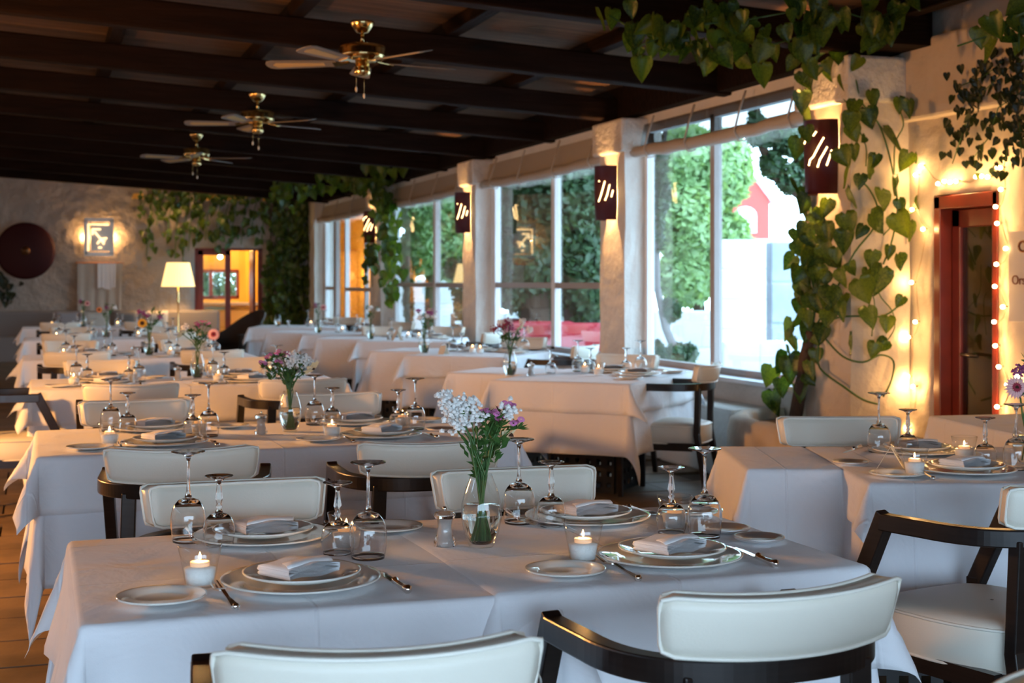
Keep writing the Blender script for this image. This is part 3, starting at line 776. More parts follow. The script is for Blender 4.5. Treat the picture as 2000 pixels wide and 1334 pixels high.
def make_fork():
    t = empty('dinner_fork', (0, 0, 0), 0, 'x', 'fork')
    b = MB(); b.bar((0, -.10, .006), (0, -.03, .007), .013, .003, w2=.006); b.bar((0, -.03, .007), (0, .02, .010), .006, .003, w2=.007); b.tube([(-.004, -.099, .006), (.004, -.099, .006)], .0055, 8)
    b.build('handle', M['silver'], t)
    b = MB(); b.bar((0, .02, .010), (0, .045, .008), .010, .0025, w2=.023)
    b.build('neck', M['silver'], t)
    for i in range(4):
        x = -.0098+.0065*i
        b = MB(); b.bar((x, .043, .008), (x*.95, .095, .012), .0036, .002, w2=.002); b.build('tine', M['silver'], t)
    for c in t.children: c.scale = (1.25, 1.12, 1.2)
    return Proto(t)
fork = make_fork()
def make_knife():
    t = empty('dinner_knife', (0, 0, 0), 0, 'x', 'knife')
    MB().tube([(0, -.115, .007), (0, -.108, .008), (0, -.095, .007), (0, -.06, .0065), (0, -.025, .006), (0, -.018, .008), (0, -.012, .006)], [.004, .0095, .008, .0065, .006, .008, .005], 10).build('handle', M['silver'], t)
    b = MB(); b.add([(-.009, -.012, .004), (.007, -.012, .004), (.009, .08, .004), (.004, .11, .004), (-.007, .10, .004), (-.009, -.012, .0065), (.007, -.012, .0055), (.009, .08, .005), (.004, .11, .0045), (-.007, .10, .0055)],
                    [(4, 3, 2, 1, 0), (5, 6, 7, 8, 9), (0, 1, 6, 5), (1, 2, 7, 6), (2, 3, 8, 7), (3, 4, 9, 8), (4, 0, 5, 9)]); b.build('blade', M['silver'], t)
    return Proto(t)
knife = make_knife()
def make_coaster():
    o = MB().lathe([(0, .003), (.040, .003), (.043, .007), (.050, .006), (.056, .009), (.061, .010), (.062, .008), (.058, .003), (.05, 0), (0, 0)], 40, sx=1.0, sy=1.0).build('silver_coaster', M['satin']); o['category'] = 'coaster'; return Proto(o)
coaster = make_coaster()
def make_candle(light):
    t = empty('candle_holder', (0, 0, 0), 0, 'x', 'candle')
    MB().lathe([(0, .001), (.027, .001), (.0298, .008), (.0362, .045), (.0448, .0865), (.0437, .0872), (.0430, .085)], 28).build('glass_cup', M['glass'], t)
    MB().lathe([(0, .008), (.0275, .008), (.0325, .040), (.020, .044), (0, .045)], 24).build('white_salt', M['salt'], t)
    w = MB().lathe([(0, .043), (.019, .043), (.020, .052), (.018, .0535), (0, .052)], 20).build('tealight', M['wax'], t)
    MB().lathe([(0, .0565), (.0022, .059), (.0030, .063), (.0018, .068), (0, .073)], 10).build('flame', M['flame'], t)
    if light:
        l = point('candle_light', (0, 0, .066), .45, (1, .50, .18), .004); l.parent = t
    return Proto(t)
candle = make_candle(True); candle_far = make_candle(False)
def make_grinder():
    t = empty('salt_grinder', (0, 0, 0), 0, 'x', 'salt mill')
    MB().lathe([(0, 0), (.026, 0), (.0265, .012), (.022, .020), (.018, .030), (.0155, .045), (.018, .060), (.024, .068), (.0265, .074), (.022, .080), (.010, .083), (0, .084)], 24).build('clear_body', M['solid'], t)
    MB().lathe([(0, .004), (.013, .004), (.013, .066), (0, .068)], 16).build('salt_fill', M['salt'], t)
    MB().lathe([(0, .082), (.004, .083), (.0055, .088), (.004, .093), (0, .094)], 12).build('steel_knob', M['silver'], t)
    return Proto(t)
grinder = make_grinder()
def make_vase():
    t = empty('glass_vase', (0, 0, 0), 0, 'x', 'vase')
    MB().lathe([(.0245, .1705), (.0262, .1705), (.0285, .160), (.039, .133), (.047, .100), (.0485, .070), (.041, .033), (.031, .006), (.028, 0), (0, 0)], 40).build('glass_wall', M['glass'], t)
    MB().lathe([(0, .0068), (.0236, .0078), (.0283, .013), (.0374, .035), (.0449, .070), (.0434, .098), (0, .0985)], 32).build('water', M['water'], t)
    return Proto(t)
vase = make_vase()

# ---- bouquets
def petal_ring(b, c, nrm, rad, n, inner=.3, droop=.25, wid=.9):
    nrm = Vector(nrm).normalized(); u = nrm.orthogonal().normalized(); w = nrm.cross(u); c = Vector(c)
    for i in range(n):
        a = 2*PI*i/n; d = u*math.cos(a)+w*math.sin(a); s = -u*math.sin(a)+w*math.cos(a); hw = rad*PI/n*wid
        vs = [c+d*rad*inner, c+d*rad*.7+s*hw, c+d*rad-nrm*rad*droop, c+d*rad*.7-s*hw]
        b.add(vs, [(0, 1, 2, 3)], False)
def blob(b, c, r, rr):
    c = Vector(c); vs = []; 
    t = [(0, 0, 1), (.9, 0, .3), (.28, .85, .3), (-.73, .53, .3), (-.73, -.53, .3), (.28, -.85, .3), (.7, .5, -.5), (-.3, .85, -.5), (-.9, 0, -.5), (-.3, -.85, -.5), (.7, -.5, -.5)]
    a = rr.uniform(0, 6); ca, sa = math.cos(a), math.sin(a)
    for (x, y, z) in t: vs.append(c+Vector((x*ca-y*sa, x*sa+y*ca, z))*r*rr.uniform(.8, 1.2))
    b.add(vs, [(0, 1, 2), (0, 2, 3), (0, 3, 4), (0, 4, 5), (0, 5, 1), (1, 6, 2), (2, 7, 3), (3, 8, 4), (4, 9, 5), (5, 10, 1), (2, 6, 7), (3, 7, 8), (4, 8, 9), (5, 9, 10), (1, 10, 6)], False)
def bouquet(loc, label, spec, seed, lean=(0, 0), s=1.0, rz=0):
    """spec: list of (kind, dx, dy, z) flower heads; stems run from the vase floor through its neck"""
    t = empty('flower_bouquet', loc, rz, label, 'flowers'); rr = random.Random(seed); inv = Matrix.Rotation(-rz, 3, 'Z')
    for i, (kind, dx, dy, z) in enumerate(spec):
        hd = Vector((dx, dy, z))*s; hd.z = z*s
        nk = Vector((rr.uniform(-.013, .013), rr.uniform(-.013, .013), .165)); ft = Vector((-nk.x*1.0+rr.uniform(-.008, .008), -nk.y+rr.uniform(-.008, .008), .018))
        mid = nk.lerp(hd, .5)+Vector((-hd.x*.12, -hd.y*.12, .01))
        stem = MB(); th = .0032 if kind in ('gerbera_pink', 'gerbera_yellow', 'gerbera_orange', 'lily') else .0019
        stem.tube([ft, ft.lerp(nk, .5), nk, mid, hd], [th*1.3, th*1.2, th, th, th*.8], 6)
        for q in range(2):
            p = nk.lerp(hd, rr.uniform(.35, .9)); a = rr.uniform(0, 6.28); d = Vector((math.cos(a), math.sin(a), .9)).normalized(); w = d.cross(Vector((0, 0, 1))).normalized(); L = rr.uniform(.025, .05)
            stem.add([p, p+d*L*.5+w*.006, p+d*L, p+d*L*.5-w*.006], [(0, 1, 2, 3)])
        stem.build('stem', M['stem'], t)
        b = MB()
        if kind in ('white', 'purple', 'burgundy'):
            for k in range(46 if kind == 'white' else 34):
                q = Vector((rr.gauss(0, .012), rr.gauss(0, .012), rr.gauss(.004, .011))); blob(b, hd+q, rr.uniform(.0045, .0075), rr)
            b.build('%s_cluster' % kind, M[{'white': 'whitefl', 'purple': 'purplefl', 'burgundy': 'burgundy'}[kind]], t)
        elif kind == 'pink':
            for k in range(5):
                q = hd+Vector((rr.uniform(-.018, .018), rr.uniform(-.018, .018), rr.uniform(0, .016))); petal_ring(b, q, (rr.uniform(-.5, .5), rr.uniform(-1, 0), .8), .0095, 5, .15, .1, 1.0)
            b.build('pink_blossom', M['pinkfl'], t)
            g = MB()
            for k in range(26):
                a = rr.uniform(0, 6.28); d = Vector((math.cos(a), math.sin(a), rr.uniform(-.1, 1.4))).normalized(); w = d.orthogonal().normalized(); p = hd-Vector((0, 0, .012)); L = rr.uniform(.018, .034)
                g.add([p, p+d*L*.5+w*.0028, p+d*L, p+d*L*.5-w*.0028], [(0, 1, 2, 3)])
            g.build('green_bracts', M['stem'], t)
        elif kind == 'leafy':
            for k in range(22):
                a = rr.uniform(0, 6.28); d = Vector((math.cos(a), math.sin(a), rr.uniform(.1, 1.2))).normalized(); w = d.orthogonal().normalized(); p = hd-Vector((0, 0, rr.uniform(0, .05))); L = rr.uniform(.02, .04)
                b.add([p, p+d*L*.5+w*.006, p+d*L, p+d*L*.5-w*.006], [(0, 1, 2, 3)])
            b.build('foliage', M['stem'], t)
        else:
            c1 = {'gerbera_pink': 'palepink', 'gerbera_yellow': 'yellowfl', 'gerbera_orange': 'orangefl', 'lily': 'creamfl'}[kind]
            nn = inv @ Vector((-.25, -1, .15)) if kind != 'lily' else Vector((.5, -.2, -.5))
            rad = {'gerbera_pink': .042, 'gerbera_yellow': .046, 'gerbera_orange': .036, 'lily': .045}[kind]
            petal_ring(b, hd, nn, rad, 20 if kind != 'lily' else 9, .2, .12, .75); petal_ring(b, hd+nn*.003, nn, rad*.85, 18 if kind != 'lily' else 7, .2, .08, .7)
            b.build('petals', M[c1], t)
            c = MB(); petal_ring(c, hd+nn*.006, nn, rad*.45, 14, 0, -.05, .8); c.build('ring_petals', M['redcore' if kind in ('gerbera_pink',) else 'darkcore' if kind != 'lily' else 'creamfl'], t)
            c = MB(); blob(c, hd+nn*.008, rad*.18, rr); c.build('flower_core', M['darkcore'], t)
    return t

# ================================================================== LAYOUT
grp = {'charger': 'large ivory charger plates', 'dinner': 'ivory dinner plates', 'bread': 'small bread plates', 'napkin': 'folded white napkins', 'big': 'upturned large wine glasses', 'small': 'upturned water goblets',
       'candle': 'candle holders', 'fork': 'forks', 'knife': 'knives', 'coaster': 'silver bottle coasters', 'vase': 'clear glass vases', 'grinder': 'clear salt mills'}
ZT = TOP+.0045
def setting(o, ang, side, desc, near=True, parts='cdnbgskFK', jit=None, mirror=False):
    """o: table-top origin of the seat (charger centre), ang: direction of the seat axis; near-side measures from the photograph"""
    rr = random.Random(desc); c_, s_ = math.cos(ang), math.sin(ang)
    def at(x, y, z=ZT): return (o[0]+x*c_-y*s_, o[1]+x*s_+y*c_, z)
    if side == 'f': P = dict(b=(-.28, -.07), g=(.195, .225), s=(.14, .30), k=(-.20, .03), F=(-.165, -.09), K=(.185, -.05))
    else: P = dict(b=(-.31, -.02), g=(.18, -.02), s=(.115, .045), k=(-.16, .20), F=(-.185, -.03), K=(.165, -.06))
    j = lambda: rr.uniform(-.006, .006)
    if 'c' in parts: charger.put(at(j(), j()), rr.uniform(0, 6), 'large ivory charger plate at the %s' % desc, grp['charger'])
    if 'd' in parts: dinner.put(at(.004, 0, ZT+.010), rr.uniform(0, 6), 'ivory dinner plate on a charger at the %s' % desc, grp['dinner'])
    if 'n' in parts: napkin.put(at(.0, 0, ZT+.023), ang+R(rr.uniform(25, 45)) if side == 'f' else ang+PI+R(rr.uniform(10, 25)), 'folded white napkin on the plate at the %s' % desc, grp['napkin'])
    if 'b' in parts: bread.put(at(P['b'][0]+j(), P['b'][1]+j()), rr.uniform(0, 6), 'small ivory bread plate at the %s' % desc, grp['bread'])
    if 'g' in parts: g_big.put(at(*P['g']), rr.uniform(0, 6), 'large upturned wine glass at the %s' % desc, grp['big'])
    if 's' in parts: g_small.put(at(*P['s']), rr.uniform(0, 6), 'smaller upturned goblet at the %s' % desc, grp['small'])
    if 'k' in parts: (candle if near else candle_far).put(at(*P['k']), 0, 'lit tealight on salt in a glass cup, %s' % desc, grp['candle'])
    if 'F' in parts: fork.put(at(*P['F']), ang+R(rr.uniform(-3, 5)), 'silver fork left of the plate at the %s' % desc, grp['fork'])
    if 'K' in parts: knife.put(at(*P['K']), ang+R(rr.uniform(-4, 4)), 'silver knife right of the plate at the %s' % desc, grp['knife'])

FLOW = {
 'L1': [('white', -.085, .0, .345), ('white', -.075, .01, .315), ('white', -.055, -.01, .33), ('white', -.03, .0, .335), ('white', -.045, -.01, .30), ('white', -.015, .0, .30), ('white', -.065, 0, .285), ('white', .062, .01, .31), ('pink', .01, .0, .315), ('pink', .035, -.01, .31), ('pink', .045, -.01, .295), ('pink', .085, .0, .29), ('leafy', .02, .0, .29), ('leafy', .045, .0, .28), ('pink', .06, .02, .325), ('leafy', -.01, .0, .26), ('leafy', .0, .01, .21), ('lily', .065, .03, .265), ('leafy', .03, .02, .24)],
 'L2': [('pink', -.10, 0, .28), ('pink', -.08, 0, .305), ('pink', -.06, .01, .32), ('pink', -.035, 0, .325), ('pink', -.015, 0, .315), ('pink', -.05, -.01, .29), ('leafy', -.07, 0, .26), ('leafy', -.03, 0, .27), ('white', .01, 0, .315), ('white', .025, -.01, .295), ('white', .0, -.01, .28), ('white', .06, 0, .30), ('white', .065, .01, .275), ('leafy', .04, 0, .32), ('lily', .085, 0, .265), ('leafy', .0, .0, .25), ('leafy', -.01, .02, .22)],
 'L3': [('gerbera_pink', .075, -.01, .265), ('white', -.06, 0, .30), ('lily', -.07, 0, .27), ('pink', .03, 0, .33), ('pink', .05, 0, .32), ('leafy', 0, 0, .31), ('leafy', -.03, 0, .29), ('leafy', .03, .01, .28), ('purple', .0, .01, .32), ('leafy', .0, 0, .24)],
 'L4': [('gerbera_yellow', -.035, -.01, .255), ('purple', -.03, 0, .33), ('purple', -.01, 0, .31), ('purple', -.055, 0, .34), ('leafy', .02, 0, .37), ('leafy', .06, 0, .34), ('purple', .06, 0, .30), ('leafy', .03, .01, .28), ('leafy', .0, .01, .25)],
 'L5': [('gerbera_orange', -.05, -.01, .29), ('leafy', .0, 0, .35), ('leafy', .05, 0, .33), ('purple', .0, 0, .31), ('leafy', .03, 0, .29), ('white', .06, 0, .31), ('leafy', -.01, 0, .26)],
 'L6': [('gerbera_pink', .04, -.01, .30), ('purple', -.03, 0, .33), ('leafy', .0, 0, .33), ('leafy', .0, 0, .26), ('burgundy', -.02, 0, .31)],
 'W1': [('burgundy', -.08, 0, .29), ('burgundy', -.055, 0, .31), ('burgundy', -.03, -.01, .32), ('burgundy', -.01, 0, .335), ('purple', .0, 0, .30), ('white', -.05, 0, .335), ('lily', .05, 0, .30), ('white', .065, 0, .345), ('white', .10, 0, .29), ('leafy', .0, 0, .27), ('leafy', -.03, 0, .26), ('leafy', .04, 0, .27)],
 'W2': [('purple', .03, 0, .34), ('purple', .05, 0, .33), ('purple', -.04, 0, .35), ('white', .02, 0, .31), ('white', .07, 0, .30), ('white', -.03, 0, .29), ('leafy', .0, 0, .32), ('leafy', .05, .01, .27), ('leafy', .0, 0, .25)],
 'W3': [('white', .0, 0, .33), ('leafy', -.03, 0, .35), ('leafy', .05, 0, .33), ('white', .06, 0, .30), ('leafy', .0, 0, .28), ('leafy', -.02, 0, .25)],
 'W4': [('gerbera_pink', .05, -.01, .30), ('purple', -.03, 0, .33), ('leafy', .0, 0, .34), ('leafy', -.02, 0, .28), ('burgundy', -.03, 0, .30)],
 'R1': [('leafy', .0, 0, .33), ('purple', -.02, 0, .29), ('gerbera_pink', -.03, -.01, .24), ('leafy', .03, 0, .30), ('white', .02, 0, .31)]}
FD = {'L1': 'white statice and pink blossoms', 'L2': 'pink dianthus and white statice, wide-spreading', 'L3': 'mixed flowers with one pale pink gerbera low right', 'L4': 'purple flowers with one yellow gerbera', 'L5': 'leafy sprigs with one orange gerbera',
      'L6': 'small dark flowers with a pink gerbera', 'W1': 'burgundy statice with cream sprigs', 'W2': 'purple and white flowers on thin stems', 'W3': 'white flowers with grey-green leaves', 'W4': 'one pink gerbera beside dark sprigs', 'R1': 'flowers at the right picture edge'}
def flowers(key, x, y, desc, rz=-TH, s=1.0):
    sp = {'L1': 1.0, 'L2': 1.08, 'L3': 1.3, 'L4': 1.45, 'L5': 1.4, 'L6': 1.4}.get(key, 1.2)
    vase.put((x, y, ZT), 0, 'clear egg-shaped glass vase half full of water on the %s' % desc, grp['vase'])
    bouquet((x, y, ZT), 'bouquet of %s' % FD[key], [(k, a*sp, b, z) for (k, a, b, z) in FLOW[key]], sum(map(ord, key)), s=s, rz=rz)

# ---- long left row
LR = {'L1': (.905, 3.20, 1.66, .90, 'nearest table'), 'L2': (.93, 5.90, 1.82, .98, 'second table'), 'L3': (.92, 9.25, 1.86, .98, 'third table'), 'L4': (.85, 12.55, 1.86, .95, 'fourth table'), 'L5': (.85, 16.55, 1.9, .95, 'fifth table'), 'L6': (.8, 20.7, 1.9, .95, 'sixth table')}
for key, (cx, cy_, w, d, desc) in LR.items():
    n = int(key[1]); long = desc+' of the middle row'
    table(cx, cy_, 0, w, d, 'the cloths of the %s' % long)
    make_cloth(cx, cy_, 0, w+.004, d+.004, .47, n*3, 'undercloth', 'long white undercloth hanging low around the %s' % long, TOP-.003, 'cloth2', 4, 8, .012, 8)
    if key == 'L1':
        make_cloth(cx-.36, cy_, 0, .94, d+.02, .225, 41, 'tablecloth', 'white square cloth on the left half of the nearest table', TOP, 'cloth', 5, 26, .018)
        make_cloth(cx+.40, cy_+.005, 1.0, .88, d+.026, .225, 42, 'tablecloth', 'white square cloth overlapping on the right half of the nearest table', TOP+.003, 'cloth', 5, 30, .018)
    else:
        make_cloth(cx-.01, cy_, 0, w+.02, d+.02, .215 if n < 4 else .2, 50+n, 'tablecloth', 'white top cloth with drooping corners on the %s' % long, TOP+.001, 'cloth', 5, 32)
    yo = cy_-3.20
    xs = (.52, 1.36) if n == 1 else ((.47, 1.33) if n == 2 else (.42, 1.28))
    for i, sx in enumerate(xs):
        lr = ('left', 'right')[i]
        full = 'cdnbgskFK' if n <= 3 else ('cngskb' if n == 4 else 'cngsk')
        if n == 1: ps = full
        else: ps = full
        setting((sx, cy_-.245), 0, 'f', 'front %s seat of the %s' % (lr, desc), n <= 2, ps)
        setting((sx+.01, cy_+.30), PI, 'b', 'back %s seat of the %s' % (lr, desc), n <= 2, ps.replace('F', '') if n > 1 else ps)
    vx = {1: 1.0, 2: 1.01, 3: .99, 4: .91, 5: .75, 6: .63}[n]; vy = {1: 3.235, 2: 5.97, 3: 9.38, 4: 12.4, 5: 16.5, 6: 20.0+.6}[n]
    flowers(key, vx, vy, desc+' of the middle row', s=1.0 if n < 3 else 1.08)
    grinder.put((.92 if n == 1 else vx-.13, (3.27 if n == 1 else vy-.06), ZT), 0, 'clear acrylic salt mill beside the vase on the %s' % desc, grp['grinder'])
coaster.put((1.655, 3.09, TOP+.008), 0, 'round silver coaster nearest the right edge of the nearest table', grp['coaster'])
coaster.put((1.64, 3.235, TOP+.008), 0, 'silver coaster behind the large glass at the right of the nearest table', grp['coaster'])
coaster.put((1.62, 5.82, ZT), 0, 'left silver coaster at the right end of the second table', grp['coaster'])
coaster.put((1.69, 5.69, ZT), 0, 'right silver coaster at the right end of the second table', grp['coaster'])

# chairs of the left row
cl = [(.475, 2.02, -8, 'cream armchair nearest the camera, back turned, at lower left'), (1.235, 2.18, 3, 'cream armchair seen from behind at the front right of the nearest table'),
      (.50, 3.86, 180, 'cream armchair facing the camera behind the left half of the nearest table'), (1.285, 3.87, 178, 'cream armchair facing the camera behind the vase of the nearest table'),
      (.44, 4.64, -8, 'cream armchair seen from behind at the left front of the second table'), (1.24, 4.56, -3, 'cream armchair seen from behind at the right front of the second table'),
      (.42, 6.62, 182, 'cream armchair facing the camera behind the left of the second table'), (1.33, 6.74, 180, 'cream armchair facing the camera behind the right of the second table'),
      (.47, 7.62, -3, 'cream armchair seen from behind at the left front of the third table'), (1.38, 7.70, 2, 'cream armchair seen from behind at the right front of the third table'),
      (-.42, 8.9, -88, 'cream armchair cut off by the left picture edge beside the third table'),
      (.42, 10.05, 180, 'cream armchair facing the camera behind the left of the third table'), (1.35, 10.1, 180, 'cream armchair facing the camera behind the right of the third table'),
      (.30, 11.2, 0, 'cream armchair seen from behind at the left front of the fourth table'), (1.3, 11.2, 0, 'cream armchair seen from behind at the right front of the fourth table'),
      (.3, 13.4, 180, 'cream armchair facing the camera behind the left of the fourth table'), (1.3, 13.4, 180, 'cream armchair facing the camera behind the right of the fourth table'),
      (.3, 15.2, 0, 'cream armchair seen from behind at the left front of the fifth table'), (1.35, 15.2, 0, 'cream armchair seen from behind at the right front of the fifth table'),
      (.4, 17.4, 180, 'cream armchair facing the camera behind the left of the fifth table'), (1.35, 17.4, 180, 'cream armchair facing the camera behind the right of the fifth table'),
      (.3, 19.4, 0, 'cream armchair at the left front of the sixth table'), (1.35, 19.4, 0, 'cream armchair at the right front of the sixth table')]
for c_ in cl: chair_at(*c_)

# ---- right-hand tables
rot = -18.5; A_ = Vector((math.cos(R(rot)), math.sin(R(rot)))); B_ = Vector((-A_.y, A_.x))
def loc2(P, a, b): return (P[0]+A_.x*a+B_.x*b, P[1]+A_.y*a+B_.y*b)
P1 = Vector((2.478, 3.90))
def quad(P, a0, a1, b0, b1): c = loc2(P, (a0+a1)/2, (b0+b1)/2); return c[0], c[1], a1-a0, b1-b0
x, y, w, d = quad(P1, 0, 1.25, 0, .98)
table(x, y, rot, w, d, 'the cloths of the right-hand table')
make_cloth(x, y, rot, w, d, .47, 61, 'undercloth', 'long white undercloth below the right-hand table with the folded card', TOP-.003, 'cloth2', 3, 12, .016, 8)
make_cloth(x, y, rot, w+.02, d+.02, .15, 62, 'tablecloth', 'white top cloth with a pointed corner on the right-hand table', TOP+.001, 'cloth', 3, 34)
x, y, w, d = quad(P1, -.335, .0-.006, .33, 1.0)
table(x, y, rot, w, d, 'the empty side table left of the right-hand table')
make_cloth(x, y, rot, w, d, .50, 63, 'tablecloth', 'white cloth with a sharp crease on the empty side table', TOP+.001, 'cloth', 7, 20, .010, 6)
ar = R(rot)
setting((2.90, 4.00), ar, 'f', 'front of the right-hand table', True, 'cdnF'); setting((3.06, 4.50), ar+PI, 'b', 'back of the right-hand table', True, 'cdn')
bread.put((2.63, 3.985, ZT), 0, 'bread plate at the left corner of the right-hand table', grp['bread'])
for (x, y, t) in ((2.94, 4.57, 'back left'), (3.10, 4.0, 'right')): g_big.put((x, y, ZT), 0, 'large upturned wine glass at the %s of the right-hand table' % t, grp['big'])
for (x, y, t) in ((2.99, 4.46, 'back left'), (3.06, 4.11, 'right')): g_small.put((x, y, ZT), 0, 'smaller upturned goblet at the %s of the right-hand table' % t, grp['small'])
candle.put((2.70, 3.99, ZT), 0, 'lit tealight in a glass cup beside the folded card, right-hand table', grp['candle']); candle.put((3.07, 4.24, ZT), 0, 'lit tealight in a glass cup behind the front plate, right-hand table', grp['candle'])
coaster.put((2.66, 4.31, ZT), 0, 'silver coaster at the left of the right-hand table', grp['coaster'])
knife.put((2.86, 4.62, ZT), ar+R(150), 'silver knife at the back left of the right-hand table', grp['knife'])
flowers('R1', 3.22, 4.10, 'right-hand table', s=1.1)
def card(loc, rz, label, s=1.0):
    t = empty('folded_card', loc, rz, label, 'card')
    b = MB(); h, w, d = .075*s, .06*s, .045*s
    b.add([(-d, -w/2, 0), (-d, w/2, 0), (0, w/2, h), (0, -w/2, h), (-d+.001, -w/2, -.0), (-d+.001, w/2, 0)], [(0, 1, 2, 3)]); o = b.build('left_leaf', M['card'], t); m = o.modifiers.new('t', 'SOLIDIFY'); m.thickness = .0008
    b = MB(); b.add([(d, -w/2, 0), (d, w/2, 0), (0, w/2, h), (0, -w/2, h)], [(0, 1, 2, 3)]); o = b.build('right_leaf', M['card'], t); m = o.modifiers.new('t', 'SOLIDIFY'); m.thickness = .0008
    b = MB()
    for (u0, v0, ww, hh) in ((.42, .1, .16, .3), (.62, .0, .08, .14)):
        for k in range(3):
            p = u0+k*.07; b.add([(d*(1-p)+.001, -w*.25+v0*w, h*p+.001), (d*(1-p)+.001, -w*.25+(v0+hh)*w, h*p+.001), (d*(1-p-.04)+.001, -w*.25+(v0+hh)*w, h*(p+.04)+.001), (d*(1-p-.04)+.001, -w*.25+v0*w, h*(p+.04)+.001)], [(0, 1, 2, 3)])
    b.build('printed_mark', M['ink'], t)
card((2.685, 4.10, ZT), R(-38), 'folded cream table card standing on the right-hand table', 1.1)
# table in the lamp light behind
x2, y2 = 4.38, 5.15
table(x2, y2, -10, 1.0, 1.1, 'the warm-lit table by the red door')
make_cloth(x2, y2, -10, 1.0, 1.1, .42, 71, 'tablecloth', 'plain cloth on the empty warm-lit table by the red door', TOP+.001, 'cloth', 4, 18, .01, 5)
chair_at(2.60, 3.10, 14, 'cream armchair with full seat visible at the right picture edge')
chair_at(2.98, 4.93, 162, 'cream armchair facing the camera behind the right-hand table')
chair_at(1.36, 1.63, 196, 'cream armchair of which only the back rim shows at the bottom right corner')

# ---- window row (turned tables)
def win_table(P, rot, a, b, key, desc, L=True, near=True):
    global A_, B_
    A_ = Vector((math.cos(R(rot)), math.sin(R(rot)))); B_ = Vector((-A_.y, A_.x))
    x, y, w, d = quad(P, 0, a, 0, b)
    table(x, y, rot, w, d, 'the cloths of the %s' % desc)
    sd = sum(map(ord, key))
    make_cloth(x, y, rot, w, d, .45, sd, 'undercloth', 'long white undercloth hanging below the %s' % desc, TOP-.003, 'cloth2', 4, 9, .010, 8)
    make_cloth(x, y, rot, w+.02, d+.02, .20, sd+1, 'tablecloth', 'white top cloth with pointed corners on the %s' % desc, TOP+.001, 'cloth', 4, 32)
    if L:
        x, y, w, d = quad(P, -.6, -.006, .55, 1.25)
        table(x, y, rot, w, d, 'the low end part left of the %s' % desc)
        make_cloth(x, y, rot, w, d, .45, sd+2, 'tablecloth', 'white cloth on the small side table left of the %s' % desc, TOP+.001, 'cloth', 6, 20, .012, 7)
def place_win(P, rot, key, desc, near, items):
    for (kind, a, b, extra) in items:
        x, y = loc2(P, a, b); lb = '%s of the %s' % (extra, desc)
        if kind == 'g': g_big.put((x, y, ZT), 0, 'large upturned wine glass at the '+lb, grp['big'])
        elif kind == 's': g_small.put((x, y, ZT), 0, 'smaller upturned goblet at the '+lb, grp['small'])
        elif kind == 'k': candle_far.put((x, y, ZT), 0, 'lit tealight in a glass cup at the '+lb, grp['candle'])
        elif kind == 'c': charger.put((x, y, ZT), 0, 'large ivory charger plate at the '+lb, grp['charger']); dinner.put((x, y, ZT+.010), 0, 'ivory dinner plate on a charger at the '+lb, grp['dinner']); napkin.put((x, y, ZT+.023), R(rot)+.5, 'folded white napkin on the plate at the '+lb, grp['napkin'])
        elif kind == 'b': bread.put((x, y, ZT), 0, 'small bread plate at the '+lb, grp['bread'])
        elif kind == 'p': grinder.put((x, y, ZT), 0, 'clear salt mill on the '+desc, grp['grinder'])
        elif kind == 'v': flowers(key, x, y, desc, s=1.05)
W1P = (2.77, 8.76)
win_table(W1P, -43, .94, 1.27, 'W1', 'nearest window table')
def inv(P, x, y): return ((x-P[0])*A_.x+(y-P[1])*A_.y, (x-P[0])*B_.x+(y-P[1])*B_.y)
it = [('v', *inv(W1P, 2.97, 8.97), ''), ('p', *inv(W1P, 3.13, 9.01), ''), ('c', .72, .75, 'right side'), ('c', .45, 1.02, 'far side'), ('b', .86, 1.12, 'right corner'), ('b', .80, .40, 'front right corner'), ('k', .33, .80, 'middle left'), ('k', .50, .62, 'middle'),
      ('g', .62, 1.12, 'far right'), ('s', .52, 1.10, 'far right'), ('g', .22, .95, 'far left'), ('s', .30, .98, 'far left'), ('s', .12, .70, 'left edge')]
place_win(W1P, -43, 'W1', 'nearest window table', True, it)
chair_at(4.12, 8.30, 50, 'cream armchair seen from the side at the right of the nearest window table')
chair_at(4.10, 9.62, 138, 'cream armchair behind the nearest window table, before the white column')
chair_at(4.38, 11.1, 45, 'cream armchair with white curved back at the right of the second window table')
chair_at(4.45, 12.95, 135, 'cream armchair behind the right corner of the second window table')
W2P = (3.0, 11.95)
win_table(W2P, -39, .95, 1.05, 'W2', 'second window table')
it = [('v', .10, .20, ''), ('p', .28, .22, ''), ('c', .68, .75, 'right side'), ('c', .35, .85, 'far side'), ('b', .85, .55, 'front right'), ('k', .45, .45, 'middle'), ('k', .55, .38, 'middle right'), ('g', .75, .95, 'far right'), ('s', .62, .95, 'far right'), ('g', .15, .72, 'far left'), ('s', .25, .68, 'far left')]
place_win(W2P, -39, 'W2', 'second window table', False, it)
xx, yy = loc2(W2P, .30, .16); card((xx, yy, ZT), R(40), 'folded card beside the vase on the second window table', 1.0)
W3P = (3.24, 14.95)
win_table(W3P, -26, 1.0, 1.1, 'W3', 'third window table')
it = [('v', .10, .20, ''), ('p', .3, .2, ''), ('c', .70, .78, 'right side'), ('b', .85, .5, 'front right'), ('k', .45, .5, 'middle'), ('k', .6, .35, 'front right'), ('g', .55, .9, 'far side'), ('s', .65, .85, 'far side'), ('g', .2, .8, 'far left')]
place_win(W3P, -26, 'W3', 'third window table', False, it)
xx, yy = loc2(W3P, .40, .15); card((xx, yy, ZT), R(10), 'folded cream card lying open on the third window table', 1.3)
W4P = (3.02, 17.0)
win_table(W4P, -24, 1.1, 1.1, 'W4', 'fourth window table')
it = [('v', .15, .2, ''), ('c', .75, .8, 'right side'), ('k', .4, .4, 'middle'), ('k', .8, .35, 'front right'), ('g', .5, .8, 'far side'), ('s', .6, .75, 'far side'), ('g', .3, .6, 'left')]
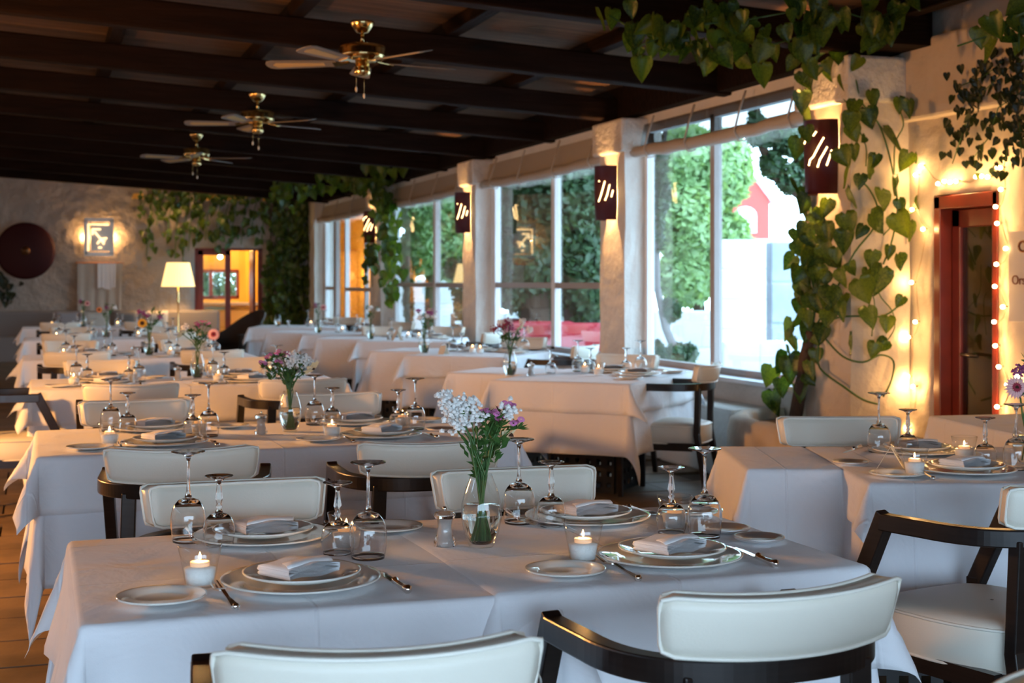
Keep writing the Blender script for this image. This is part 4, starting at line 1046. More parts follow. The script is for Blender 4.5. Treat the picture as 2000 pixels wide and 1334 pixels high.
place_win(W4P, -24, 'W4', 'fourth window table', False, it)
W5P = (2.78, 19.8)
win_table(W5P, -18, 1.2, 1.1, 'W5', 'farthest window table', L=False)
it = [('p', .5, .3, ''), ('g', .75, .5, 'middle'), ('g', .95, .8, 'far right'), ('s', .85, .75, 'far right'), ('k', .8, .4, 'front right')]
place_win(W5P, -18, 'W5', 'farthest window table', False, it)
vx, vy = loc2(W5P, .35, .3); vase.put((vx, vy, ZT), 0, 'empty-looking glass vase on the farthest window table', grp['vase'])
for c_ in [(4.55, 14.2, 50, 'cream armchair at the right of the third window table'), (4.62, 16.2, 130, 'cream armchair behind the right of the third window table'), (4.6, 18.3, 120, 'cream armchair behind the fourth window table'), (3.9, 16.6, 160, 'cream armchair between the third and fourth window tables'), (4.4, 20.9, 140, 'cream armchair behind the farthest window table')]: chair_at(*c_)

# ================================================================== CEILING FANS
def fan(x, y, ang, label):
    zc = roofz(x); root = empty('ceiling_fan', (x, y, 2.66), 0, label, 'fan', 'brass ceiling fans')
    top = zc-2.66
    MB().lathe([(0, top), (.075, top), (.078, top-.012), (.055, top-.045), (.035, top-.07), (.014, top-.075), (0, top-.075)], 24).build('canopy', M['brass'], root)
    MB().tube([(0, 0, top-.07), (0, 0, .22)], .0115, 12).build('down_rod', M['brass'], root)
    MB().lathe([(0, .225), (.05, .22), (.12, .213), (.142, .205), (.147, .19), (.143, .165), (.147, .155), (.143, .135), (.12, .118), (.07, .112), (0, .112)], 32).build('motor_housing', M['brass'], root)
    MB().lathe([(0, .112), (.045, .11), (.044, .075), (.052, .06), (.05, .035), (.035, .022), (0, .02)], 24).build('switch_cup', M['brass'], root)
    for k in range(5):
        a = ang+k*2*PI/5; m = Matrix.Rotation(a, 4, 'Z') @ Matrix.Rotation(R(12), 4, 'X')
        b = MB(); b.add([(.09, -.012, .118), (.16, -.03, .108), (.19, -.035, .106), (.19, .035, .106), (.16, .03, .108), (.09, .012, .118), (.09, -.012, .112), (.16, -.03, .102), (.19, -.035, .100), (.19, .035, .100), (.16, .03, .102), (.09, .012, .112)],
                        [(0, 1, 4, 5), (1, 2, 3, 4), (6, 11, 10, 7), (7, 10, 9, 8), (0, 6, 7, 1), (1, 7, 8, 2), (2, 8, 9, 3), (3, 9, 10, 4), (4, 10, 11, 5)], False, m); bi = b.build('blade_arm', M['brass'], root)
        ol = [(.17, -.045), (.30, -.055), (.58, -.068), (.615, -.055), (.63, -.02), (.63, .02), (.615, .055), (.58, .068), (.30, .055), (.17, .045)]
        n = len(ol); b = MB(); b.add([(x_, y_, .112) for x_, y_ in ol]+[(x_, y_, .106) for x_, y_ in ol], [tuple(range(n)), tuple(range(2*n-1, n-1, -1))]+[(i, n+i, n+(i+1) % n, (i+1) % n) for i in range(n)], False, m)
        bl_ = b.build('fan_blade', M['blade'], root)
        ol = [(.25, -.02), (.56, -.035), (.585, 0), (.56, .035), (.25, .02)]; n = 5
        b = MB(); b.add([(x_, y_, .1035) for x_, y_ in ol]+[(x_, y_, .1058) for x_, y_ in ol], [tuple(range(n-1, -1, -1)), tuple(range(n, 2*n))]+[(i, (i+1) % n, n+(i+1) % n, n+i) for i in range(n)], False, m); b.build('cane_inlay', M['cane'], bl_)
    for (dx, L) in ((-.045, .10), (.005, .14)):
        b = MB(); b.tube([(dx, -.03, .05), (dx, -.03, .05-L)], .0015, 5).build('pull_chain', M['brass'], root)
        MB().lathe([(0, 0), (.006, -.008), (.0075, -.022), (.003, -.034), (0, -.036)], 10, (dx, -.03, .05-L)).build('chain_pull', M['card'], root)
fan(1.95, 8.84, R(153.6), 'nearest and largest brass ceiling fan'); fan(1.84, 12.56, R(24), 'middle brass ceiling fan of the three'); fan(1.71, 16.29, R(50), 'farthest and smallest brass ceiling fan')

# ================================================================== BACK WALL THINGS
y0 = YB-.07
disc = empty('wall_disc', ony(50, 490, y0), 0, 'large round dark red disc hanging on the back wall at left', 'wall ornament')
m = Matrix.Rotation(R(90), 4, 'X')
o = MB().lathe([(0, .10), (.12, .095), (.3, .07), (.45, .035), (.50, .02), (.505, 0), (0, -.01)], 48).build('shield', mat('matt_dark_red', (.032, .003, .004), .6, spec=.2), disc); o.rotation_euler = (R(90), 0, 0)
o = MB().lathe([(0, .13), (.04, .125), (.075, .10), (.08, .09)], 24).build('boss', mat('bronze_boss', (.12, .05, .015), .35, .7), disc); o.rotation_euler = (R(90), 0, 0)
bw = empty('box_wall_lamp', ony(193, 463, YB-.14), 0, 'white square wall lamp with bright cut-out strokes on the back wall', 'lamp')
b = MB(); s = .255; h = .31
b.box((0, 0, h), (2*s, .03, .07)); b.box((0, 0, -h), (2*s, .03, .07)); b.box((-s+.03, 0, 0), (.07, .03, 2*h)); b.box((s-.03, 0, 0), (.07, .03, 2*h)); b.build('lamp_frame', M['whitepaint'], bw, bevel=.005)
MB().box((.03, -.005, -.02), (.34, .02, .46)).build('front_panel', M['whitepaint'], bw)
for pts in ([(-.185, -.25), (-.185, .225), (.17, .225)],): MB().tube([(a, -.012, c) for a, c in pts], .013, 6).build('light_slot', M['slot_box'], bw)
for pts in ([(-.11, .14), (.03, .14)], [(-.11, .14), (-.11, .04)], [(-.08, .10), (.02, -.02), (.09, -.13)], [(-.03, -.12), (.05, -.03), (.14, -.02)], [(.0, -.07), (.11, -.07)], [(-.01, -.19), (.05, -.19)]):
    MB().tube([(a, -.02, c) for a, c in pts], .013, 6).build('light_slot', M['slot_box'], bw)
for sx in (-1, 1): l = point('box_lamp_light', (sx*.24, .07, 0), 16, WARM, .04); l.parent = bw
hc = empty('wall_hanging', ony(195, 560, YB-.08), 0, 'pale cloth hanging from a rod on the back wall below the lamp', 'wall hanging')
def drape(w, h, n=24, amp=.025, k=9, x0=0, y=0): 
    vs = []; fs = []
    for i in range(n+1):
        for j in range(9):
            q = j/8; vs.append((x0-w/2+w*i/n+.02*q*math.sin(i), y-amp*(.3+q)*(.5+.5*math.sin(i/n*k*2*PI/2)), -h*q+.02*math.sin(i*.7)*q))
    for i in range(n):
        for j in range(8): fs.append((i*9+j, i*9+j+1, (i+1)*9+j+1, (i+1)*9+j))
    return MB().add(vs, fs, True)
o = drape(.78, .95).build('hanging_cloth', M['canvas'], hc, (0, 0, .42)); o = drape(.32, .45, 12).build('folded_over_cloth', M['napkin'], hc, (.12, -.04, .42))
MB().tube([(-.42, 0, .43), (.42, 0, .43)], .012, 8).build('rod', M['teak'], hc)
# floor lamp
lp = ony(348, 560, 26.2); fp = empty('floor_lamp', (lp.x, lp.y, 0), 0, 'glowing floor lamp with pleated cream shade beside the far red door', 'lamp')
prof = []
b = MB(); vs = []; fs = []; n = 64
for j in range(2):
    for i in range(n):
        a = 2*PI*i/n; r = (.29 if j == 0 else .195)+(.006 if i % 2 else 0); vs.append((r*math.cos(a), r*math.sin(a), 1.30 if j == 0 else 1.73))
fs = [(i, (i+1) % n, n+(i+1) % n, n+i) for i in range(n)]
b.add(vs, fs, False).build('lamp_shade', M['shade'], fp)
MB().lathe([(.10, 0), (.14, .01), (.14, .02), (.03, .05), (.015, .08), (.012, .8), (.012, 1.0), (.03, 1.03), (.012, 1.06), (.03, 1.10), (.012, 1.13), (.028, 1.17), (.012, 1.22), (.012, 1.35), (0, 1.36)], 16).build('pole', M['brass'], fp)
MB().lathe([(0, 1.40), (.03, 1.42), (.035, 1.47), (0, 1.53)], 12).build('light_bulb', emis('lamp_bulb', (1, .7, .35), 15), fp)
l = point('floor_lamp_light', (0, 0, 1.5), 95, (1, .55, .2), .06); l.parent = fp
# banquette with cushions
bq = empty('banquette', (.9, 26.3, 0), 0, 'dark grey upholstered bench along the back wall', 'bench')
MB().box((0, 0, .22), (4.6, .7, .44)).build('bench_seat', M['upholstery'], bq, bevel=.03); MB().box((0, .30, .62), (4.6, .16, .5)).build('bench_back', M['upholstery'], bq, bevel=.04)
def cushion(loc, rz, label, m='greycush', w=.5, h=.45):
    vs = []; fs = []; n = 10
    for sd in (1, -1):
        for i in range(n+1):
            for j in range(n+1):
                u_, v_ = -1+2*i/n, -1+2*j/n; th = .09*((1-u_**4)*(1-v_**4))**.5
                vs.append((u_*w/2*(1-.06*(1-abs(v_))), sd*th-.05*0, v_*h/2*(1-.06*(1-abs(u_)))))
    k = (n+1)**2
    for s_ in (0, 1):
        for i in range(n):
            for j in range(n):
                q = (s_*k+i*(n+1)+j, s_*k+(i+1)*(n+1)+j, s_*k+(i+1)*(n+1)+j+1, s_*k+i*(n+1)+j+1); fs.append(q[::-1] if s_ else q)
    o = MB().add(vs, fs, True).build('cushion', M[m]); o.location = loc; o.rotation_euler = (R(-16), 0, rz); return tag(o, label, 'cushion')
cushion((.55, 26.0, .66), 0, 'grey cushion on the left of the back bench', 'greycush'); cushion((1.0, 25.95, .66), .2, 'pale cushion in the middle of the back bench', 'canvas'); cushion((1.5, 26.0, .66), -.1, 'dark cushion on the right of the back bench', 'upholstery'); cushion((2.0, 26.0, .66), .1, 'light grey cushion at the right end of the back bench', 'canvas')
# wicker armchair by the far door
wc = empty('wicker_chair', (2.82, 21.9, 0), R(-60), 'dark high-backed wicker armchair before the far red door', 'chair')
vs = []; fs = []; n = 20
prof = [(.0, .30, .34), (.25, .33, .36), (.42, .34, .36), (.60, .36, .40), (.80, .37, .46), (.93, .36, .52), (.96, .37, .56)]
for (z, r, rb_) in prof:
    for i in range(n+1):
        a = R(200)-R(220)*i/n; k = max(0, math.sin(a)) if z > .5 else 1
        zz = z if z < .55 else .55+(z-.55)*max(.15, math.sin(max(0, a if a < PI else 0)))
        vs.append((r*math.cos(a), rb_*math.sin(a), zz))
m_ = n+1
for j in range(len(prof)-1):
    for i in range(n): fs.append((j*m_+i, j*m_+i+1, (j+1)*m_+i+1, (j+1)*m_+i))
o = MB().add(vs, fs, True).build('woven_shell', M['wicker'], wc); s_ = o.modifiers.new('t', 'SOLIDIFY'); s_.thickness = .03
MB().lathe([(0, .40), (.28, .40), (.31, .37), (.31, .32), (0, .32)], 24).build('woven_seat', M['wicker'], wc)

# ---- room beyond the far door
YD = YB+.06; yr = 30.4
d2 = empty('door_2', (3.42, YD, 0)); tag(d2, kind='structure')
def bx2(name, x0, x1, z0, z1, y=0, t=.06, m='redwood'): return MB().box(((x0+x1)/2-3.42, y, (z0+z1)/2), (x1-x0, t, z1-z0)).build(name, M[m], d2, bevel=.005)
bx2('frame_stile', 2.8, 2.86, 0, 2.01); bx2('frame_stile', 3.97, 4.05, 0, 2.01); bx2('frame_head', 2.8, 4.05, 1.97, 2.01)
lf = bx2('leaf_stile', 2.86, 2.96, 0, 1.97, -.02, .05); bx2('leaf_stile', 3.36, 3.46, 0, 1.97, -.02, .05); bx2('leaf_head', 2.86, 3.46, 1.88, 1.97, -.02, .05); bx2('leaf_base', 2.86, 3.46, 0, .45, -.02, .05)
bx2('open_leaf_edge', 3.88, 3.93, 0, 1.97, .25, .5)
MB().box((3.16-3.42, -.02, 1.15), (.42, .006, 1.45)).build('door_glass', M['pane'], d2)
rough_wall('wall_beyond_back', (1.5, yr), (6.2, yr), 0, 2.9, M['yellowwall'], .01, .5, holes=((1.4, 2.55, 1.05, 1.62),), thick=.15, seed=8)
MB().box((1.5, 28.8, 1.45), (.1, 3.4, 2.9)).build('wall_beyond_left', M['yellowwall']); MB().box((6.2, 28.8, 1.45), (.1, 3.4, 2.9)).build('wall_beyond_right', M['yellowwall'])
MB().box((3.85, 28.8, 2.95), (4.8, 3.6, .1)).build('ceiling_beyond', M['yellowwall']); MB().box((3.85, 28.9, -.02), (4.8, 3.4, .05)).build('floor_beyond', M['floor'])
KIDS.clear()
for nme in ('wall_beyond_left', 'wall_beyond_right', 'ceiling_beyond', 'floor_beyond'): tag(bpy.data.objects[nme], kind='structure')
w5 = empty('window_5', (3.48, yr, 1.335)); tag(w5, kind='structure')
MB().box((0, 0, 0), (.07, .06, .57)).build('mullion', M['redwood'], w5); MB().box((0, 0, .28), (1.15, .06, .06)).build('top_rail', M['redwood'], w5); MB().box((0, 0, -.27), (1.15, .06, .05)).build('sill', M['redwood'], w5)
for sx in (-.555, .555): MB().box((sx, 0, 0), (.05, .06, .57)).build('jamb', M['redwood'], w5)
MB().box((0, .02, 0), (1.1, .006, .55)).build('pane', M['pane'], w5)
o = drape(.75, 2.2, 30, .05, 14).build('gold_curtain', M['curtain']); o.location = (4.55, yr-.18, 2.25); tag(o, 'gold curtain gathered at the window of the far room', 'curtain')
ct = empty('bar_counter', (3.85, 29.2, 0), 0, 'curved ochre counter with a cream rail inside the far room', 'counter')
MB().box((0, 0, .45), (3.4, .25, .9)).build('counter_front', M['yellowwall'], ct, bevel=.05); MB().box((0, -.02, .94), (3.5, .4, .06)).build('counter_top', M['canvas'], ct, bevel=.01); MB().box((0, -.14, .85), (3.4, .03, .05)).build('trim_rail', M['brass'], ct)
pb = empty('pendant_bulb', ony(430, 500, 29.0), 0, 'bare glowing bulb hanging in the far room', 'lamp')
MB().lathe([(0, -.07), (.045, -.04), (.05, 0), (.02, .05), (0, .06)], 14).build('light_bulb', emis('room_bulb', (1, .75, .4), 25), pb); MB().tube([(0, 0, .06), (0, 0, 2.9-pb.location.z)], .006, 6).build('cord', M['wire'], pb)
point('far_room_light', (3.6, 28.9, 2.3), 130, (1, .60, .17), .15)

# ================================================================== VINES
def leaf_mesh(name, seed, mtl, cup=.12):
    rr = random.Random(seed)
    half = [(0, 0), (.22, .10), (.42, .06), (.50, -.12), (.46, -.36), (.32, -.62), (.16, -.85), (0, -1.05)]
    vs = []; fs = []
    # midrib, then right and left margins with a waist row
    n = len(half)
    for (x, y) in half: vs.append((0, 0 - .0 + cup*.25*math.sin(-y*2.6), y if y < 0 else .0))
    for s in (-1, 1):
        for (x, y) in half: vs.append((s*x*.55, -cup*.35*(x/.5)+cup*.25*math.sin(-y*2.6)*.6, y*.98+(.05 if 0 < x < .45 and y > -.0 else 0)))
    for s in (-1, 1):
        for (x, y) in half: vs.append((s*x, -cup*(x/.5)**1.4*(1+.3*rr.uniform(-1, 1))-.25*max(0, -y-.5)**2, y))
    for k, s in ((1, -1), (2, 1)):
        for i in range(n-1):
            q = (i, i+1, k*n+i+1, k*n+i); fs.append(q if s > 0 else q[::-1])
            q = (k*n+i, k*n+i+1, (k+2)*n+i+1, (k+2)*n+i); fs.append(q if s > 0 else q[::-1])
    return MB().add(vs, fs, True).mesh(name, mtl)
LM = [leaf_mesh('leaf', k, M['leaf'], .10+.05*k) for k in range(4)]
LD = [leaf_mesh('leaf', k, M['leafdark'], .15) for k in range(2)]
def put_leaf(root, org, p, size, nrm, rr, meshes=None, tilt=.5):
    """heart leaf hanging tip down, facing nrm"""
    z = Vector((rr.gauss(0, .22), rr.gauss(0, .22), 1)).normalized(); y = Vector(nrm).normalized()+Vector((rr.gauss(0, tilt), rr.gauss(0, tilt), rr.gauss(.25, .25)))
    y = -(y-z*y.dot(z)).normalized(); x = y.cross(z).normalized(); roll = rr.gauss(0, .35)
    m = Matrix((( x.x, y.x, z.x, 0), (x.y, y.y, z.y, 0), (x.z, y.z, z.z, 0), (0, 0, 0, 1))) @ Matrix.Rotation(roll, 4, 'Y')
    top = Vector(p)+z*size*.5
    mm = Matrix.Translation(top-org) @ m @ Matrix.Diagonal((size*rr.uniform(.85, 1.1), size, size, 1))
    return ref(rr.choice(meshes or LM), 'leaf', root, mm)
# big vine on the near pier: leaf positions measured in the photograph
pl = [(315, 50, 45), (270, 115, 50), (355, 170, 50), (350, 235, 58), (450, 190, 45), (500, 200, 50), (300, 200, 48), (430, 310, 78), (510, 345, 68), (485, 390, 58), (380, 385, 42), (350, 420, 58), (340, 315, 30), (300, 355, 46), (320, 455, 42), (295, 510, 62), (405, 520, 62), (435, 470, 52), (460, 540, 42), (535, 540, 58),
      (285, 600, 62), (360, 610, 72), (440, 610, 72), (490, 625, 58), (325, 630, 42), (270, 665, 62), (185, 640, 62), (135, 630, 50), (100, 650, 52), (130, 715, 56), (160, 740, 52), (230, 710, 42), (355, 725, 50), (425, 700, 40), (450, 735, 46), (345, 790, 52), (400, 805, 84), (310, 838, 76), (470, 875, 36), (360, 925, 62), (415, 950, 46), (190, 985, 56),
      (245, 885, 62), (262, 905, 50), (150, 880, 60), (110, 940, 50), (75, 975, 62), (290, 1020, 56), (365, 1040, 46), (410, 1035, 46), (60, 1110, 72), (105, 1085, 55), (100, 1030, 52), (145, 1110, 52), (10, 1220, 66), (110, 340, 60), (140, 290, 45), (125, 105, 52), (120, 180, 62), (180, 70, 42), (210, 95, 52), (90, 50, 42), (240, 20, 52), (145, 545, 62), (190, 545, 50),
      (250, 375, 52), (272, 440, 52), (280, 250, 56), (285, 290, 50), (200, 700, 50), (215, 735, 52), (180, 790, 60), (135, 860, 60), (260, 790, 52), (285, 762, 42), (230, 850, 60), (170, 825, 50), (95, 742, 50), (20, 1135, 62), (150, 780, 50), (205, 860, 50), (130, 800, 55), (150, 690, 50), (190, 620, 48), (120, 860, 48), (220, 900, 50), (120, 500, 45), (100, 470, 45), (125, 400, 45), (130, 240, 45), (80, 1060, 50), (130, 1150, 45), (160, 1000, 45), (200, 60, 45), (160, 130, 40), (230, 60, 45), (55, 1090, 60), (35, 1170, 55), (85, 1000, 58), (125, 975, 55), (75, 1130, 55), (115, 1190, 50), (30, 1240, 50), (170, 760, 55), (110, 780, 55), (175, 880, 55), (120, 830, 50), (100, 890, 45), (205, 800, 50), (150, 660, 50), (110, 690, 50), (130, 555, 50), (165, 590, 50), (210, 930, 45), (140, 930, 50), (170, 1060, 40)]
vine = empty('climbing_vine', (4.75, 8.2, .45), 0, 'climbing pothos vine with big heart leaves covering the near pier', 'vine')
vo = vine.location.copy(); rr = random.Random(11); pos = []
for (a, b_, s) in pl:
    u_, v_ = 1500+a/1.778, 100+b_/1.778
    if u_ > 1660: p = ony(u_, v_, 7.93-rr.uniform(.04, .16)); nr = Vector((-.35, -1, .1)); d_ = 8.7
    else: p = onx(u_, v_, XW-rr.uniform(.03, .16)-(.13 if 1575 < u_ < 1665 and 235 < v_ < 390 else 0)); nr = Vector((-.75, -.8, .1)); d_ = 9.3
    if rr.random() < .25: nr = nr+Vector((rr.uniform(-1, 1), rr.uniform(-.3, .3), 0))
    size = s/1.778/FPX*d_*1.3; put_leaf(vine, vo, p, size, nr, rr); pos.append((p, size))
def vtube(pts_uv, r, name='tendril', m='stem', par=vine, off=.05):
    pts = []
    for (a, b_) in pts_uv:
        u_, v_ = 1500+a/1.778, 100+b_/1.778
        pts.append((ony(u_, v_, 7.93-off) if u_ > 1660 else onx(u_, v_, XW-off))-par.location)
    # smooth with Catmull-Rom
    out = []
    for i in range(len(pts)-1):
        p0, p1, p2, p3 = pts[max(i-1, 0)], pts[i], pts[i+1], pts[min(i+2, len(pts)-1)]
        for k in range(4):
            t = k/4; out.append(.5*((2*p1)+(-p0+p2)*t+(2*p0-5*p1+4*p2-p3)*t*t+(-p0+3*p1-3*p2+p3)*t**3))
    out.append(pts[-1]); MB().tube(out, r, 6).build(name, M[m], par)
vtube([(95, 1270), (115, 1160), (130, 1060), (148, 970)], [.05]*5+[.045]*4+[.04]*4, 'trunk', 'bark')
vtube([(148, 975), (165, 860), (150, 760), (160, 640), (140, 500), (130, 300), (125, 120), (150, 40), (200, 0)], .011)
vtube([(148, 985), (230, 930), (300, 920), (400, 920), (470, 870)], .006)
vtube([(200, 1000), (260, 1060), (330, 1080), (390, 1055), (435, 1075), (430, 1140), (400, 1200)], .006)
vtube([(175, 1020), (180, 1100), (270, 1170), (330, 1210), (380, 1225)], .007)
vtube([(230, 20), (300, 90), (320, 170), (370, 230), (400, 290), (430, 400), (450, 540), (430, 660), (400, 740)], .006)
vtube([(300, 440), (345, 470), (380, 540), (370, 610), (300, 700), (250, 800), (200, 900), (160, 960)], .006)
vtube([(380, 740), (385, 840), (430, 900), (440, 960), (410, 1010)], .004)
vtube([(160, 60), (230, 130), (280, 190), (310, 260), (340, 330), (340, 400)], .004)
vtube([(460, 210), (470, 260), (440, 330), (440, 480)], .005)
vtube([(360, 840), (370, 880), (360, 990)], .004); vtube([(560, 540), (500, 560), (440, 600), (400, 640)], .004)
# ceiling vine near the pier (hangs from the rafters)
def wander_vine(name, label, pts_list, n, size, nrm, seed, spread, meshes=None, stemr=.005, group=None, tend=True, hang=0, maxobj=300):
    rr = random.Random(seed); root = empty(name, pts_list[0][0], 0, label, 'vine'); og = root.location.copy(); cnt = 0; rest = MB()
    segs = []
    for path in pts_list:
        if tend: MB().tube([p-og for p in path], stemr, 6).build('stem', M['stem'], root)
        for p, q in zip(path, path[1:]): segs.append((p, q, (q-p).length))
    tot = sum(s[2] for s in segs)
    for k in range(n):
        r_ = rr.uniform(0, tot)
        for (p, q, L) in segs:
            if r_ <= L: break
            r_ -= L
        c = p.lerp(q, rr.random())+Vector((rr.gauss(0, spread[0]), rr.gauss(0, spread[1]), rr.gauss(-hang, spread[2])))
        s = size*rr.uniform(.65, 1.25)
        if cnt < maxobj: put_leaf(root, og, c, s, nrm, rr, meshes); cnt += 1
        else:
            o = put_leaf(root, og, c, s, nrm, rr, meshes); mt = o.matrix_basis.copy(); me = o.data; bpy.data.objects.remove(o)
            vs = [tuple(mt @ v.co) for v in me.vertices]; rest.add(vs, [tuple(f.vertices) for f in me.polygons], True)
    if rest.v: tag(rest.build('massed_leaves', (meshes or LM)[0].materials[0], root), kind='stuff')
    return root
D = 8.2
P_ = lambda u, v, d=D: W(u, v, d)
wander_vine('ceiling_vine', 'pothos vine trailing from the rafters above the near window', [[P_(1190, 30), P_(1240, 60), P_(1290, 75), P_(1350, 90)], [P_(1650, 30), P_(1560, 20), P_(1450, 40), P_(1340, 50), P_(1250, 90), P_(1245, 118)], [P_(1600, 60), P_(1500, 90), P_(1420, 100), P_(1330, 95)], [P_(1560, 0), P_(1590, 50), P_(1600, 110), P_(1570, 160)], [P_(1750, 20), P_(1700, 40), P_(1640, 20)]], 105, .115, (-.3, -1, -.3), 21, (.05, .08, .05), hang=.02)
wander_vine('corner_vine', 'few pothos leaves hanging at the top right corner', [[W(1990, 10, 6.9), W(1960, 60, 6.9), W(1870, 90, 6.9)], [W(1990, 50, 6.9), W(1990, 100, 6.9)]], 12, .10, (-.6, -1, 0), 22, (.05, .05, .05))
# dark creeper upper right on the wall over the door
F_ = lambda u, v: onx(u, v, XD-.12)
wander_vine('dark_creeper', 'dark small-leaved creeper hanging above the red door', [[F_(2010, 110), F_(1960, 140), F_(1900, 200), F_(1880, 260), F_(1860, 320)], [F_(2010, 170), F_(1950, 210), F_(1930, 270), F_(1900, 310)], [F_(2010, 240), F_(1970, 280), F_(1960, 330)], [F_(2000, 140), F_(1990, 220), F_(1995, 310)], [F_(1960, 120), F_(1920, 150), F_(1870, 170)]], 240, .048, (-1, -.5, 0), 23, (.04, .07, .06), LD, .003)
# back wall vine
K = lambda u, v: ony(u, v, YB-.12)
rr = random.Random(31); strands = [[K(600, 385), K(540, 375), K(460, 385), K(380, 380), K(300, 378), K(272, 385)]]
for (u_, vb) in ((280, 420), (290, 500), (310, 440), (330, 470), (345, 505), (360, 525), (372, 490), (390, 455), (405, 470), (425, 480), (440, 465), (455, 480), (475, 478), (495, 450), (515, 470)):
    strands.append([K(u_+10, 380), K(u_, (380+vb)/2), K(u_-4, vb)])
for u_ in (525, 535, 545, 555, 565, 575, 585, 595, 603):
    strands += [[K(u_, 380), K(u_+4, 460), K(u_-3, 540), K(u_+rr.uniform(-4, 4), 640)]]*2
wander_vine('wall_vine', 'mass of green climbing leaves over and beside the far red door', strands, 760, .132, (-.1, -1, .1), 24, (.08, .06, .10), stemr=.008, hang=0)
cv = [[onx(770, 330, 4.7), onx(700, 335, 4.5), onx(620, 325, 4.1), onx(560, 320, 3.7)], [onx(740, 345, 4.6), onx(690, 355, 4.5), onx(600, 350, 4.1)]]
for (u_, vb, X) in ((545, 415, 3.7), (570, 380, 3.9), (600, 385, 4.2), (650, 370, 4.4), (690, 370, 4.5), (710, 380, 4.6), (735, 420, 4.75), (750, 420, 4.8), (720, 400, 4.6)): cv.append([onx(u_, 325, X), onx(u_+2, vb, X)])
wander_vine('rafter_vine', 'vine leaves hanging under the far rafters left of the third column', cv, 290, .145, (-.3, -1, -.1), 25, (.12, .15, .09))
col = []
for (u0_, v0_, u1_, v1_) in ((745, 400, 762, 600), (755, 410, 768, 590), (738, 400, 745, 480), (722, 470, 727, 560), (760, 400, 752, 520)): col.append([onx(u0_, v0_, 4.82), onx((u0_+u1_)/2+3, (v0_+v1_)/2, 4.82), onx(u1_, v1_, 4.82)])
wander_vine('column_vine', 'vine trailing down the third window column beside the far sconce', col, 120, .14, (-.6, -1, 0), 26, (.05, .10, .08))
lw = [[ony(0, 545, YB-.1), ony(10, 570, YB-.1), ony(3, 590, YB-.1)]]
wander_vine('left_sprig', 'dark sprig of leaves at the left edge below the red disc', lw, 30, .12, (0, -1, 0), 27, (.10, .05, .08), LD)

# ================================================================== GARDEN
MB().box((25, 20, -.04), (39.2, 70, .06)).build('garden_ground', M['paving']); tag(bpy.data.objects['garden_ground'], kind='structure')
MB().box((-.9, -14, -.04), (30, 21.9, .06)).build('terrace_ground', M['paving']); tag(bpy.data.objects['terrace_ground'], kind='structure')
def foliage_mesh(blobs, n, size, mtl, seed, name='foliage'):
    g = np.random.default_rng(seed); bl_ = np.array([(b[0], b[1], b[2], b[3], b[4], b[5]) for b in blobs]); vol = (bl_[:, 3]*bl_[:, 4]*bl_[:, 5])**.7; idx = g.choice(len(blobs), n, p=vol/vol.sum())
    d = g.normal(size=(n, 3)); d /= np.linalg.norm(d, axis=1)[:, None]; r = g.uniform(.35, 1, n)**.5
    c = bl_[idx, :3]+d*bl_[idx, 3:]*r[:, None]
    nn = g.normal(size=(n, 3))+d*1.2+np.array([0, 0, .5]); nn /= np.linalg.norm(nn, axis=1)[:, None]
    u = np.cross(nn, g.normal(size=(n, 3))); u /= np.linalg.norm(u, axis=1)[:, None]; w = np.cross(nn, u); s = (size*g.uniform(.6, 1.3, n))[:, None]
    v = np.empty((n, 4, 3)); v[:, 0] = c-u*s; v[:, 1] = c+w*s*.5-nn*s*.15; v[:, 2] = c+u*s; v[:, 3] = c-w*s*.5-nn*s*.15
    me = bpy.data.meshes.new(name); me.vertices.add(n*4); me.vertices.foreach_set('co', v.reshape(-1).astype(np.float32))
    me.loops.add(n*4); me.loops.foreach_set('vertex_index', np.arange(n*4, dtype=np.int32)); me.polygons.add(n); me.polygons.foreach_set('loop_start', np.arange(0, n*4, 4, dtype=np.int32))
    me.materials.append(mtl); me.update(calc_edges=True); me.validate(); return me
def tree(name, label, base, blobs, n, size, mtl, seed, trunk=None, bark='bark', cat='tree'):
    root = empty(name, base, 0, label, cat); bb = [(b[0]-base[0], b[1]-base[1], b[2]-base[2], *b[3:]) for b in blobs]
    o = ref(foliage_mesh(bb, n, size, M[mtl], seed), 'foliage', root); tag(o, kind='stuff')
    for tr in (trunk or []): MB().tube([Vector(p)-Vector(base) for p in tr[0]], tr[1], 8).build('trunk', M[bark], root)
    return root
def B(u, v, d, ru, rv, rd=.6): p = W(u, v, d); return (p.x, p.y, p.z, ru/FPX*d, ru/FPX*d+rd*.0, rv/FPX*d)
gnd = lambda u, d: Vector((W(u, 550, d).x, W(u, 550, d).y, 0))
tree('garden_tree', 'bright green bushy tree behind the near window', gnd(1370, 20), [B(1340, 300, 20, 60, 60), B(1410, 330, 20, 60, 80), B(1350, 430, 20, 70, 100), B(1420, 480, 20, 50, 70), B(1340, 540, 20, 60, 60), B(1430, 560, 20, 35, 40), B(1310, 360, 20, 40, 90)], 17000, .085, 'leafbright', 1, [([gnd(1370, 20), W(1365, 600, 20), W(1350, 450, 20)], [.12, .09, .05])])
